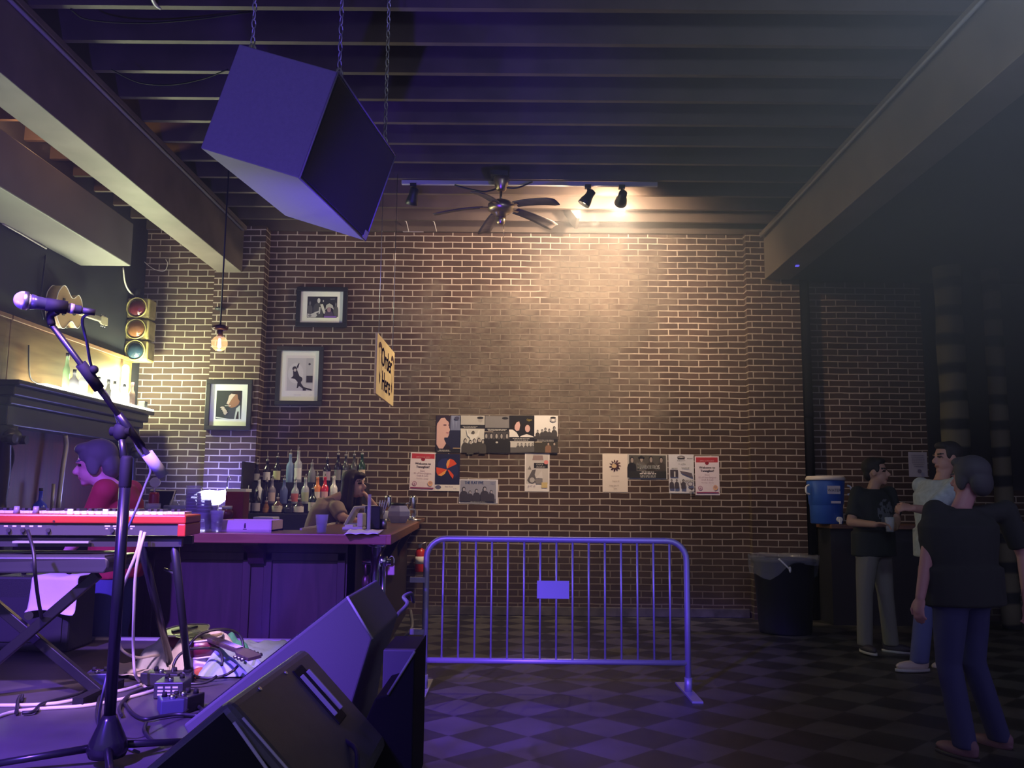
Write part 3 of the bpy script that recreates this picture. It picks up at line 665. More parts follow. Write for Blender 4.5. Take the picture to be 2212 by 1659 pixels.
f.rect(0, .68, 1, 1, (.2, .19, .2)); f.ell(.82, .94, .13, .035, DK); f.rect(0, .58, 1, .68, DK); f.lines(.05, .95, .63, 2, .035, .014, LG, 5)
f.rect(0, .0, 1, .575, (.07, .065, .07))
for u in (.07, .27, .48, .68, .9): f.fig(u, .0, .54, (.02, .02, .025), (.36, .33, .32), DK, .6)
f.rect(.02, .555, .35, .57, (.6, .5, .4)); f.ell(.5, .28, .05, .025, LG); f.done('band_poster', 'dark poster of five people in black standing in a row', 'poster', GRP)
f = sheet(1100, 897, 1154, 978, ink((.03, .03, .035)))
f.rect(0, .42, 1, 1, (.015, .015, .022)); f.ell(.32, .74, .2, .12, (.02, .015, .015)); f.poly([(.22, .72), (.3, .82), (.4, .84), (.44, .74), (.4, .6), (.3, .58), (.22, .64)], SKN); f.poly([(.0, .42), (0, .62), (.14, .62), (.3, .54), (.4, .42)], CR_)
f.ell(.72, .68, .17, .13, (.02, .015, .015)); f.ell(.73, .65, .1, .1, SKN); f.poly([(.42, .42), (.5, .46), (.7, .5), (.9, .46), (1, .42)], CR_); f.text('Cigars', .8, .86, .075, (.55, .42, .1), .75)
f.rect(0, .31, 1, .42, DK); f.lines(.02, .95, .37, 2, .04, .014, LG, 7); f.rect(0, 0, 1, .31, (.5, .48, .46)); f.rect(0, 0, 1, .14, (.1, .095, .1))
for u in (.36, .5, .66, .8, .93): f.fig(u, .02, .24, (.1, .095, .1), (.3, .28, .27), DK, .7)
f.done('band_poster', 'poster of two dark-haired people in white on black', 'poster', GRP)
f = sheet(1154, 897, 1205, 978, ink((.74, .71, .7)))
for u, h in ((.15, .34), (.34, .36), (.48, .42), (.64, .38), (.85, .47)): f.fig(u, .36, h * .75, (.06, .055, .06), (.3, .28, .28), DK, .75)
f.rect(0, .36, 1, .44, (.05, .045, .05)); f.ell(.8, .94, .12, .03, DK); f.poly([(.66, .92), (.94, .92), (.92, .85), (.8, .81), (.68, .85)], (.35, .33, .34)); f.ell(.8, .88, .07, .03, (.7, .66, .64))
f.rect(0, .29, 1, .37, DK); f.lines(.03, .92, .33, 2, .03, .012, LG, 9); f.rect(0, 0, 1, .29, (.05, .045, .04)); f.rect(.02, .275, .34, .287, (.6, .5, .35)); f.fig(.6, .0, .28, (.22, .12, .08), (.4, .3, .25), DK); f.fig(.85, .0, .28, (.06, .05, .05), (.4, .32, .28), DK)
f.done('band_poster', 'rightmost top poster with a group silhouetted on a white sky', 'poster', GRP)

def welcome(px, label, tilt):
    f = sheet(*px, mat('poster_paper', (.7, .6, .66), .75), tilt=tilt)
    R_ = (.45, .04, .06)
    f.rect(.05, .84, .95, .97, R_); f.text('APPLE CLUB GUEST', .5, .865, .045, (.7, .4, .42), .95, bold=1); f.ell(.5, .82, .08, .045, (.25, .02, .04))
    f.text('Welcome to', .5, .68, .085, (.05, .02, .05), .95, bold=2); f.text('Twangfest!', .5, .595, .085, (.05, .02, .05), .95, bold=2)
    for s_, v, h in (('Enjoy', .5, .06), ('$5 off New Belgium', .435, .06), ('Draft & Cans', .375, .06), ('Thursday - Sunday', .305, .045)): f.text(s_, .5, v, h, (.4, .26, .34), .95)
    f.ring(.2, .18, .09, .06, (.35, .15, .25), (.62, .5, .58)); f.poly([(.17, .15), (.23, .15), (.2, .21)], (.35, .15, .25)); f.ell(.82, .19, .1, .07, (.7, .4, .25)); f.ell(.82, .21, .07, .035, (.5, .28, .25))
    f.rect(.04, .05, .95, .085, (.25, .04, .12)); return f.done('welcome_poster', label, 'poster', 'Twangfest welcome posters')
welcome((886, 977, 939, 1060), 'left Welcome to Twangfest poster beside the blue pinwheel poster', .02)
welcome((1502, 985, 1556, 1070), 'right Welcome to Twangfest poster at the end of the lower right row', -.01)
f = sheet(940, 980, 992, 1061, ink((.016, .018, .06)))
f.ell(.4, .7, .3, .18, (.025, .03, .12)); f.ell(.75, .55, .2, .2, (.02, .025, .09))
O_, R_ = (.75, .3, .08), (.62, .07, .03)
f.poly([(.48, .6), (.45, .72), (.5, .82), (.6, .87), (.74, .84), (.88, .73)], R_); f.poly([(.48, .6), (.45, .72), (.5, .82), (.6, .87), (.57, .72)], O_)
f.poly([(.48, .58), (.05, .64), (.06, .5), (.12, .42), (.26, .4), (.4, .48)], R_); f.poly([(.48, .58), (.12, .42), (.26, .4), (.4, .46)], O_); f.poly([(.5, .58), (.6, .55), (.76, .43), (.73, .33), (.62, .42)], R_)
f.rect(0, 0, 1, .17, CR_); f.ell(.14, .1, .12, .055, (.1, .1, .2)); f.text('Sean Rowe', .58, .1, .055, (.2, .15, .3), .9); f.text('6-30', .82, .05, .05, (.3, .22, .4), .9)
f.done('band_poster', 'dark blue poster with a red and orange paper pinwheel', 'poster')
f = sheet(992, 1035, 1075, 1088, mat('poster_white_border', (.62, .6, .68), .7))
f.rect(.025, .03, .955, .96, (.27, .27, .36)); f.rect(.03, .03, .95, .2, (.12, .12, .17)); f.text('THE FLAT FIVE', .38, .8, .17, (.06, .11, .33), .72, bold=2); f.lines(.78, .94, .86, 2, .06, .03, (.12, .14, .3), 11)
for u, h in ((.12, .6), (.28, .45), (.45, .52), (.66, .62), (.83, .48)): f.fig(u, .08, h, (.05, .045, .07), (.36, .33, .4), DK, .95)
f.lines(.25, .72, .05, 1, .05, .02, LG, 12); f.done('band_poster', 'landscape poster lettered THE FLAT FIVE below the pinwheel poster', 'poster')
f = sheet(1134, 979, 1187, 1062, mat('flyer_paper', (.68, .63, .63), .75))
f.rect(.05, .2, .95, .98, (.5, .46, .45)); f.poly([(.3, .82), (.75, .82), (.72, .95), (.34, .95)], (.28, .2, .2)); f.rect(.37, .61, .93, .75, DK); f.text('CHUCK', .6, .69, .06, CR_, .9, bold=2); f.text('PROPHET', .65, .62, .065, CR_, .85, bold=2); f.ell(.86, .77, .09, .055, (.65, .22, .22))
f.poly([(.12, .58), (.2, .68), (.26, .58)], (.2, .18, .18)); f.poly([(.1, .3), (.3, .56), (.45, .58), (.4, .44), (.48, .3), (.4, .25), (.2, .22)], (.1, .09, .1)); f.ring(.3, .3, .14, .09, (.1, .09, .1), (.4, .37, .37)); f.ring(.5, .29, .09, .07, (.1, .09, .1), (.4, .37, .37)); f.poly([(.45, .35), (.7, .56), (.72, .35)], (.56, .52, .52)); f.rect(.45, .2, .72, .34, (.2, .18, .19)); f.rect(.68, .1, .92, .24, (.55, .42, .2)); f.text('JULY 10', .28, .12, .06, (.15, .1, .25), .95)
f.done('band_poster', 'pale flyer lettered CHUCK PROPHET below the top poster row', 'poster')
f = sheet(1302, 980, 1357, 1063, mat('cream_poster', (.72, .62, .55), .75))
for k in range(11):
    a_ = 2 * PI * k / 11; f.poly([(.5 + .12 * math.cos(a_ - .3), .69 + .085 * math.sin(a_ - .3)), (.5 + .25 * math.cos(a_ - .12), .69 + .16 * math.sin(a_ - .12)), (.5 + .2 * math.cos(a_ + .1), .69 + .15 * math.sin(a_ + .1)), (.5 + .12 * math.cos(a_ + .3), .69 + .085 * math.sin(a_ + .3))], (.05, .02, .035) if k > 5 else (.12, .06, .06))
f.ell(.52, .67, .13, .09, (.06, .025, .035)); f.ell(.46, .68, .1, .055, (.6, .42, .25)); f.text('JULIA HOLT', .5, .4, .04, (.35, .28, .26), .95); f.text('August 20', .52, .27, .05, (.3, .22, .2), .9); f.text('Friday June 19', .45, .15, .05, (.22, .16, .16), .85); f.text('8 PM', .5, .07, .045, (.3, .22, .2), .9)
f.done('band_poster', 'cream poster with one dark flower wreath', 'poster')
f = sheet(1357, 981, 1443, 1035, mat('black_frame', (.02, .02, .025)))
f.rect(.0, .0, 1, 1, (.5, .48, .46)); f.rect(.025, .035, .965, .965, (.09, .08, .075))
for u, h, b_ in ((.1, .85, DK), (.34, .9, (.13, .115, .11)), (.58, .88, (.05, .04, .04)), (.84, .86, (.06, .05, .05))): f.fig(u, .05, h, b_, (.34, .27, .24), DK, .75)
f.ell(.34, .87, .085, .04, DK); f.rect(.025, .035, .965, .32, (.03, .03, .035)); f.text('B', .26, .38, .4, (.85, .82, .8), .62, bold=3); f.text('ANDOLEROS', .55, .4, .24, (.85, .82, .8), .55, bold=3)
f.lines(.28, .72, .26, 1, .09, .04, LG, 13); f.lines(.18, .82, .19, 1, .09, .045, CR_, 14); f.lines(.3, .7, .11, 2, .05, .03, LG, 15)
f.done('band_poster', 'dark landscape poster lettered BANDOLEROS with four people', 'poster')
f = sheet(1445, 981, 1501, 1066, mat('flyer_grey_paper', (.6, .58, .62), .75), tilt=-.005)
f.ell(.5, .92, .16, .05, (.2, .18, .2)); f.rect(.36, .87, .64, .9, DK); f.text('Folk', .5, .91, .05, CR_, .9); f.lines(.7, .98, .88, 1, .04, .03, (.25, .24, .26), 16); f.lines(.3, .7, .83, 1, .04, .012, MG, 17); f.text('11 of 7th', .52, .73, .06, MG, .9); f.lines(.06, .4, .63, 1, .04, .02, MG, 18); f.lines(.48, .85, .64, 1, .04, .02, MG, 19)
f.rect(.05, .42, .36, .6, (.06, .05, .07)); f.rect(.2, .42, .26, .56, LG); f.poly([(.42, .58), (.9, .52), (.95, .4), (.7, .46), (.5, .52)], (.12, .1, .13)); f.lines(.5, .98, .33, 2, .03, .015, MG, 20)
for u in (.1, .3, .56): f.fig(u, .12, .24, (.07, .06, .08), (.25, .22, .24), DK, .8)
f.poly([(.42, .35), (.5, .2), (.46, .2)], (.08, .07, .08)); f.poly([(.7, .34), (.6, .2), (.64, .2)], (.08, .07, .08)); f.ring(.83, .24, .11, .06, (.12, .1, .14), (.55, .53, .56)); f.poly([(.78, .14), (.98, .14), (.88, .07)], (.08, .07, .1)); f.rect(.78, .02, .96, .045, (.2, .18, .2))
f.done('band_poster', 'grey photocopied flyer of small pictures right of the BANDOLEROS poster', 'poster')
f = sheet(1964, 976, 2007, 1030, mat('lilac_paper', (.42, .4, .5), .75))
f.lines(.15, .85, .85, 7, .075, .025, (.22, .2, .3), 22); f.ell(.52, .22, .11, .08, (.16, .14, .22)); f.done('wall_notice', 'pale printed notice alone on the far right brick wall', 'notice')
# ------------------------------------------------------------------ THE BAR
BARW = wood('bar_body_wood', (.035, .016, .028), (.056, .026, .042), 'Z', 3, .45)
TOPW = wood('bar_top_wood', (.1, .045, .03), (.17, .075, .045), 'X', 3, .28)
NOSE = wood('bar_nosing_wood', (.22, .075, .04), (.34, .13, .06), 'Y', 3, .35)
BZ = 1.05
c0, c1 = V((-.765, 5.3, 0)), V((-1.0, 9.86, 0))
top = [(-3.1, 5.3), (c0.x, c0.y), (c1.x, c1.y), (-1.6, 9.86), (-1.44, 5.95), (-3.1, 5.95)]
bt = thing('bar_worktop', 'polished wooden bar top running to the corner and back to the wall', 'bar top', (-1.1, 5.6, BZ - .04))
MB().prism([(x, y, BZ - .035) for x, y in top], (0, 0, .035)).build('slab', TOPW, bt, bevel=.004)
MB().bb(-3.1, c0.x + .008, 5.265, 5.3, BZ - .055, BZ + .004).build('nosing', wood('bar_nosing_front', (.22, .075, .05), (.32, .12, .075), 'X', 3, .35), bt, bevel=.006)
e1 = c0.lerp(c1, .62)
MB().prism([(c0.x, c0.y - .035, BZ - .055), (c0.x + .035, c0.y - .035, BZ - .055), (e1.x + .035, e1.y, BZ - .055), (e1.x, e1.y, BZ - .055)], (0, 0, .06)).build('nosing', NOSE, bt, bevel=.006)
MB().prism([(-1.44, 5.95, BZ), (-1.425, 5.95, BZ), (-1.585, 9.86, BZ), (-1.6, 9.86, BZ)], (0, 0, .012)).build('rail_strip', mat('pale_strip', (.5, .45, .42), .4), bt)
bd = thing('bar_counter', 'dark panelled wooden bar counter below the bar top', 'bar', (-2, 5.6, 0))
MB().bb(-3.1, -.98, 5.5, 5.56, 0, BZ - .036).build('front_panel', BARW, bd)
b_ = MB(); b_.prism([(-.98, 5.5, 0), (-1.03, 5.5, 0), (-1.24, 9.86, 0), (-1.19, 9.86, 0)], (0, 0, BZ - .036)).build('side_panel', mat('dark_side_panel', (.025, .018, .018), .5), bd)
b_ = MB()
for x0, x1 in ((-2.98, -2.34), (-2.26, -1.62), (-1.54, -1.04)):
    for a in ((x0, x1, .88, .93), (x0, x1, .12, .17), (x0, x0 + .05, .12, .93), (x1 - .05, x1, .12, .93)): b_.bb(a[0], a[1], 5.485, 5.5, a[2], a[3])
b_.build('panel_moulding', BARW, bd, bevel=.004)
for x in (-2.3, -1.58): MB().prism([(x - .05, 5.5, BZ - .036), (x - .05, 5.31, BZ - .036), (x - .05, 5.31, .98), (x - .05, 5.42, .93), (x - .05, 5.46, .86), (x - .05, 5.5, .86)], (.1, 0, 0)).build('corbel', BARW, bd, bevel=.006)
for k in range(3):
    q = V((-.98, 5.5, 0)).lerp(V((-1.19, 9.86, 0)), .12 + .3 * k); MB().prism([(q.x, q.y, BZ - .036), (q.x + .17, q.y, BZ - .036), (q.x + .02, q.y, .75), (q.x, q.y, .7)], (0, .06, 0)).build('side_bracket', mat('dark_side_panel', (.02, .02, .02)), bd)
# chrome posts at the corner of the bar
t = thing('rail_post', 'shiny chrome twin post under the corner of the bar', 'post', (-.84, 5.4, 0))
MB().cyl((-.84, 5.4, 0), (-.84, 5.4, .985), .032).build('pole', CHROME, t)
MB().cyl((-.795, 5.42, .3), (-.795, 5.42, .9), .016).build('pole', CHROME, t)
MB().cyl((-.84, 5.4, .975), (-.84, 5.4, BZ - .037), .055, .07).build('flange', CHROME, t)
MB().cyl((-.92, 5.4, .885), (-.75, 5.42, .885), .018).cyl((-.8, 5.41, .86), (-.8, 5.41, .92), .03).build('clamp', CHROME, t)
MB().ell((-.9, 5.42, .76), (.025, .025, .05)).cyl((-.9, 5.41, .8), (-.9, 5.4, .88), .007).build('valve', mat('bronze_cap', (.1, .05, .05)), t)
o = at(845, 1232, 5.45)
t = thing('padlock', 'small pinkish padlock hanging beside the chrome posts', 'padlock', o)
MB().box(o, (.045, .02, .06)).build('case', mat('pink_brass', (.5, .3, .3), .4, .5), t, bevel=.006)
MB().tube([o + V((-.015, 0, .03)), o + V((-.015, 0, .07)), o + V((0, 0, .085)), o + V((.015, 0, .07)), o + V((.015, 0, .03))], .004, 6, 3).build('shackle', CHROME, t)

def put(px, py, Y):
    o = at(px, py, Y); return V((o.x, o.y, BZ + .001))
# cups
CUP = mat('clear_cup', (.55, .58, .8), .12, alpha=.24)
def stack(px, Y, h, label, n=5, r=.042):
    o = put(px, 1150, Y); t = thing('plastic_cup_stack', label, 'cups', o, 'stacks of clear plastic cups on the bar')
    MB().lathe([(r * .72, 0), (r * .95, .11), (r, .115), (r * .96, .115), (r * .7, .004)], o, n=16).build('cup', CUP, t)
    b = MB()
    for k in range(1, n):
        z = (h - .115) * k / n; b.lathe([(r * .8, z + .05), (r * .97, z + .112), (r * 1.03, z + .116), (r * 1.0, z + .12), (r * .8, z + .055)], o, n=16)
    b.build('nested_cups', CUP, t)
stack(414, 5.75, .3, 'tall stack of clear cups nearest the red keyboard', 9, .05)
stack(438, 5.6, .25, 'second tall cup stack right of the tallest one', 7, .047)
stack(454, 5.66, .2, 'middle height cup stack left of the white tray', 6, .045)
stack(467, 5.55, .13, 'shortest cup stack touching the white tray', 3, .042)
stack(327, 6.1, .17, 'cup stack in front of the red beer tap handle', 5, .05)
# single drink
o = put(694, 1152, 5.5); t = thing('drinking_cup', 'single clear plastic cup of water standing alone on the bar', 'cup', o)
MB().lathe([(.028, 0), (.04, .11), (.043, .112), (.039, .11), (.027, .004)], o, n=18).build('cup', mat('clear_water_cup', (.55, .58, .8), .08, alpha=.3), t)
MB().lathe([(.026, .005), (.032, .055), (.001, .056)], o, n=16).build('water', mat('water', (.3, .3, .7), .05, alpha=.4), t)
# tray box
a, b = put(471, 1150, 5.62), put(586, 1150, 5.62)
PK = mat('tray_white', (.85, .6, .78), .5)
t = thing('bar_tray', 'long white tray box with a small printed bottle on its front', 'tray', a.lerp(b, .5))
MB().bb(a.x, b.x, 5.62, 5.635, BZ, BZ + .07).bb(a.x, a.x + .012, 5.62, 5.9, BZ, BZ + .07).bb(b.x - .012, b.x, 5.62, 5.9, BZ, BZ + .07).bb(a.x, b.x, 5.885, 5.9, BZ, BZ + .07).bb(a.x, b.x, 5.62, 5.9, BZ + .001, BZ + .012).build('box', PK, t)
x = a.lerp(b, .5).x
mb = MB().m(ink((.1, .03, .1))); mb.poly([(x - .006, 5.6195, BZ + .02), (x + .006, 5.6195, BZ + .02), (x + .006, 5.6195, BZ + .038), (x + .003, 5.6195, BZ + .052), (x - .003, 5.6195, BZ + .052), (x - .006, 5.6195, BZ + .038)]); mb.poly([(x - .012, 5.6195, BZ + .012), (x + .012, 5.6195, BZ + .012), (x + .012, 5.6195, BZ + .016), (x - .012, 5.6195, BZ + .016)]); mb.build('printed_bottle', None, t)
a, b = at(554, 1116, 7.0), at(597, 1116, 7.0)
tag(MB().bb(a.x, b.x, 6.9, 7.1, BZ - .12, a.z).build('plastic_tub', mat('pale_blue_tub', (.5, .5, .75), .4), bevel=.008), 'pale blue plastic tub standing behind the white tray', 'tub')
# under-counter shelf carrying the tub, behind the bar
tag(MB().bb(-3.0, -1.75, 6.6, 7.3, .0, BZ - .12).build('work_counter', mat('dark_steel', (.05, .05, .055), .4, .6), bevel=.01), 'low dark work counter behind the bar', 'counter')
# napkin holder
o = put(772, 1136, 6.1)
t = thing('napkin_holder', 'white L-shaped napkin holder on the side of the bar', 'napkin holder', o)
CRM = mat('cream_plastic', (.72, .7, .56), .4)
MB().bb(o.x - .09, o.x + .05, 6.02, 6.16, BZ, BZ + .022).build('base', WHITE, t, bevel=.008)
MB().bb(o.x + .01, o.x + .05, 6.02, 6.16, BZ + .02, BZ + .115).build('back', CRM, t, bevel=.01)
MB().bb(o.x - .075, o.x - .02, 6.04, 6.14, BZ + .022, BZ + .034).build('napkins', PAPER, t)
# caddy with a straw tube
o = put(806, 1135, 6.3)
t = thing('bar_caddy', 'black bar caddy box beside the napkin holder', 'caddy', o)
MB().bb(o.x - .055, o.x + .055, 6.25, 6.4, BZ, BZ + .16).build('box', mat('dark_caddy', (.015, .013, .03), .35), t, bevel=.008)
MB().cyl((o.x + .075, 6.3, BZ), (o.x + .075, 6.3, BZ + .07), .022).build('side_cup', STEEL, t)
for k in range(4): MB().cyl((o.x + .03 + .012 * k, 6.34, BZ + .1), (o.x + .04 + .018 * k, 6.33, BZ + .2), .004, n=6).build('straw', WHITE, t)
o2 = put(796, 1148, 5.8)
t = thing('straw_tube', 'tall thin clear tube standing in front of the black caddy', 'tube', o2)
MB().cyl(o2, o2 + V((0, 0, .24)), .012).build('tube', mat('clear_tube', (.6, .6, .75), .15, alpha=.5), t)
MB().lathe([(.04, 0), (.035, .008), (.012, .016)], o2, n=16).build('foot', mat('clear_tube', (.6, .6, .75)), t)
# papers
b_ = MB(); pts = [onz(743, 1156, BZ + .002), onz(816, 1156, BZ + .002), onz(829, 1147, BZ + .002), onz(756, 1146, BZ + .002)]
b_.grid(lambda u, v: pts[0].lerp(pts[1], u).lerp(pts[3].lerp(pts[2], u), v) + V((0, 0, .004 + .006 * math.sin(9 * u + 2 * v) ** 2)), 14, 5)
tag(b_.build('paper_sheet', mat('bar_paper', (.8, .76, .8), .8), solid=.001), 'crumpled white paper sheet lying on the corner of the bar', 'paper')
# slanted white screen
o = put(782, 1112, 7.1)
t = thing('tablet_screen', 'white slanted tablet till in front of the bartender', 'till', o)
MB().prism([(o.x - .13, 7.0, BZ), (o.x - .05, 7.0, BZ + .15), (o.x + .1, 7.0, BZ + .16), (o.x + .09, 7.0, BZ + .14), (o.x - .03, 7.0, BZ + .13), (o.x - .1, 7.0, BZ)], (0, .2, 0)).build('screen', WHITE, t, bevel=.006)
MB().bb(o.x - .1, o.x + .06, 7.03, 7.17, BZ, BZ + .016).build('base', WHITE, t)
# jar with a lid
o = put(860, 1116, 7.8)
t = thing('tip_jar', 'faceted clear jar of pale slips with a black lid', 'jar', o)
MB().lathe([(.07, 0), (.11, .06), (.11, .1), (.075, .15)], o, n=6, sm=False).build('jar', mat('jar_plastic', (.42, .42, .7), .15, alpha=.8), t)
MB().cyl(o + V((0, 0, .15)), o + V((0, 0, .175)), .065).build('lid', BLACK, t)
MB().tube([o + V((.1, 0, .12)), o + V((.15, 0, .11)), o + V((.14, 0, .05)), o + V((.1, 0, .04))], .008, 6, 4).build('handle', GLASSY, t)
o = put(826, 1118, 7.4)
tag(MB().lathe([(.035, 0), (.05, .11), (.047, .11), (.032, .005)], o, n=16).build('plastic_pitcher', mat('frosted_pitcher', (.6, .6, .75), .3, alpha=.7)), 'frosted pitcher just right of the black caddy', 'pitcher')
for px, Y, h, lb in ((838, 8.2, .24, 'left chrome tap tower behind the faceted jar'), (891, 8.6, .24, 'right chrome tap tower near the brick wall')):
    o = put(px, 1112, Y); t = thing('tap_tower', lb, 'tap', o, 'chrome tap towers on the side bar')
    MB().lathe([(.09, 0), (.09, .012), (.03, .02), (.028, .06), (.034, .065), (.034, h - .02), (.028, h)], o, n=18).build('column', CHROME, t)
    MB().cyl(o + V((-.03, -.02, h * .7)), o + V((-.08, -.05, h * .66)), .01).build('spout', CHROME, t)
# left end things
o = put(331, 1105, 6.3); t = thing('beer_tap', 'red beer tap handle topped by a round white medallion', 'tap', o)
MB().lathe([(.02, 0), (.035, .03), (.03, .06), (.036, .1), (.036, .22), (.03, .24)], o, n=14).build('handle', mat('tap_red', (.35, .02, .04), .35), t)
MB().cyl(o + V((0, 0, .24)), o + V((0, 0, .28)), .006).lathe([(.03, -.006), (.036, -.008), (.036, .008), (.03, .006)], o + V((0, 0, .31)), (.2, -1, 0), 18).lathe([(.018, -.004), (.018, .004)], o + V((0, 0, .312)), (.2, -1, 0), 14).build('medallion', mat('medallion_white', (.75, .72, .72), .4), t)
a = at(350, 1080, 6.8)
t = thing('card_terminal', 'dark till screen with a pale frame left of the blue glow', 'till', (a.x, a.y, BZ))
MB().prism([(a.x - .09, 6.8, a.z - .12), (a.x + .05, 6.8, a.z - .12), (a.x + .1, 6.8, a.z + .07), (a.x - .09, 6.8, a.z + .07)], (0, .02, 0)).build('screen', mat('dark_screen', (.012, .012, .03), .2), t)
MB().tube([(a.x + .05, 6.79, a.z - .12), (a.x + .1, 6.79, a.z + .07), (a.x - .09, 6.79, a.z + .07)], .008, 6).build('frame', WHITE, t)
MB().bb(a.x - .08, a.x + .05, 6.78, 6.95, BZ - .1, a.z - .12).build('stand', WHITE, t)
a = at(510, 1090, 6.9)
tag(MB().bb(a.x - .07, a.x + .07, 6.85, 7.0, BZ - .12, a.z + .1).build('menu_box', mat('dark_red_box', (.25, .02, .05), .5), bevel=.004), 'upright dark red box right of the glaring blue light', 'box')
a = at(490, 1110, 6.75)
t = thing('condiment_jar', 'round reddish jar with a pale lid beside the upright red box', 'jar', a)
MB().ell(a, (.05, .05, .05)).build('jar', mat('cherry_jar', (.2, .04, .07), .2), t); MB().cyl(a + V((0, 0, .035)), a + V((0, 0, .06)), .038).build('lid', WHITE, t)
a = at(456, 1112, 6.7)
tag(MB().bb(a.x - .035, a.x + .035, 6.67, 6.74, BZ - .119, a.z + .05).build('card_reader', mat('dark_blue_plastic', (.03, .03, .12), .4), bevel=.01), 'small dark blue gadget below the glaring light', 'gadget')
a = at(392, 1100, 6.6)
t = thing('ice_bin', 'clear plastic bin of glassware left of the cup stacks', 'bin', a)
MB().bb(a.x - .12, a.x + .08, 6.55, 6.8, BZ - .1, a.z + .03).build('bin', mat('bin_plastic', (.4, .42, .8), .2, alpha=.5), t, bevel=.01)
for k in range(3): MB().ell(a + V((-.08 + .07 * k, .05, .04)), (.03, .03, .035)).build('glass_rim', GLASSY, t)

# glaring blue-white work light against the wall
bl = at(452, 1076, 9.25)
t = thing('bar_work_light', 'glaring blue-white light shining behind the bar', 'lamp', bl)
MB().cyl((bl.x, bl.y + .02, 0), (bl.x, bl.y + .02, bl.z - .06), .03).build('floor_stem', STEEL, t)
gl_ = MB().ell(bl, (.17, .05, .085)).cap(bl + V((-.14, 0, -.02)), bl + V((.2, 0, .04)), .055).build('glowing_head', mat('blue_white_glow', (.8, .8, 1), .4, emit=(.55, .55, 1), es=30), t)
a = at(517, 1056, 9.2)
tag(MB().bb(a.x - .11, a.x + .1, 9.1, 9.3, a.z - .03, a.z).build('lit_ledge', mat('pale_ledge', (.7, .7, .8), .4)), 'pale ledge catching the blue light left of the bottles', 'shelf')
tag(MB().bb(a.x - .1, a.x + .09, 9.12, 9.28, BZ - .12, a.z - .03).build('cooler_box', mat('dark_cooler', (.03, .03, .05), .4)), 'dark cabinet below the lit ledge', 'cabinet')
a = at(492, 1035, 9.25)
tag(MB().tube([(a.x, 9.25, at(492, 1056, 9.25).z), a, a + V((.02, 0, .03)), a + V((.035, 0, 0))], .007, 6, 4).build('faucet', CHROME), 'small bent faucet on the lit ledge', 'faucet')
# stepped back shelf and bottles
SH = mat('shelf_black', (.015, .014, .02), .45)
t = thing('bottle_shelf', 'stepped black liquor shelf against the brick wall', 'shelf', (-2.3, 9.5, 0))
xs0, xs1 = at(528, 1100, 9.4).x, at(708, 1100, 9.4).x + .36
zz = [at(600, 1109, 9.3).z, at(600, 1088, 9.5).z, at(600, 1042, 9.7).z]
MB().bb(xs0, xs1, 9.2, 9.86, 0, zz[0]).build('cabinet', SH, t, bevel=.006)
MB().bb(xs0, xs1, 9.42, 9.86, zz[0], zz[1]).build('step', SH, t); MB().bb(xs0, xs1, 9.62, 9.86, zz[1], zz[2]).build('step', SH, t)
MB().bb(xs0 - .02, xs0, 9.3, 9.86, zz[0], at(528, 1000, 9.7).z).build('side_board', mat('dark_side_board', (.02, .015, .03), .5), t)
bspec = []
DKG, CLB, CLR = (.016, .013, .02), (.3, .42, .75), (.55, .58, .72)
T0 = [(556, 992, DKG, (.4, .38, .42), 'dark bottle with a grey label'), (578.6, 985, DKG, (.75, .72, .78), 'dark bottle with a big white label'), (600.7, 978, DKG, (.5, .48, .32), 'dark bottle with a yellowish label and pale neck'), (628.5, 971, CLB, None, 'tall pale blue clear bottle'), (646, 965, CLR, (.75, .74, .8), 'tallest clear bottle with a white label'),
      (675, 992, (.2, .2, .25), None, 'short plain smoky bottle'), (708, 980, DKG, (.4, .3, .4), 'dark bottle with a pinkish label'), (731.6, 972, DKG, (.2, .2, .22), 'black bottle with a small grey label'), (748, 974, (.05, .05, .06), (.3, .28, .26), 'dark bottle with a speckled label'), (766, 973, (.06, .06, .06), None, 'square-shouldered dark bottle'), (783, 971, (.02, .05, .03), (.55, .45, .36), 'dark green bottle with a tan label')]
T1 = [(560.7, 1027, (.85, .87, .95), None, 'frosted white bottle'), (577, 1030, DKG, None, 'plain dark bottle'), (589, 1026, (.25, .22, .3), (.6, .45, .45), 'bottle with a tall tan label and red oval'), (615, 1026, (.16, .2, .5), None, 'squat blue-tinted clear bottle'), (639, 1030, CLR, (.55, .14, .14), 'clear bottle with a red label'), (661, 1024, CLR, (.4, .42, .3), 'clear bottle with an olive label'),
      (687, 1021, (.8, .25, .08), (.8, .7, .66), 'orange bottle with a white band'), (703, 1020, (.65, .03, .05), (.7, .4, .45), 'bright red bottle with a pink band'), (722, 1020, (.75, .73, .75), (.62, .6, .64), 'milky white bottle')]
T2 = [(537, 1049, DKG, (.32, .28, .36), 'dark bottle with a narrow grey label'), (556, 1050, DKG, (.45, .4, .5), 'dark bottle with a lilac label'), (575.6, 1081, (.25, .1, .04), (.4, .2, .08), 'small amber bottle'), (601, 1066, (.1, .05, .03), (.6, .53, .46), 'wide bottle with a cream label lettered KNOB'), (626.5, 1071, (.02, .02, .03), (.04, .04, .06), 'squat black bottle lettered EVAN'), (647, 1068, (.05, .035, .04), (.66, .6, .62), 'squat bottle with a wide white label'), (677, 1046, (.02, .03, .02), (.68, .62, .56), 'dark bottle with a cream label and tiny figure'), (699, 1072, DKG, None, 'dark round-shouldered bottle')]
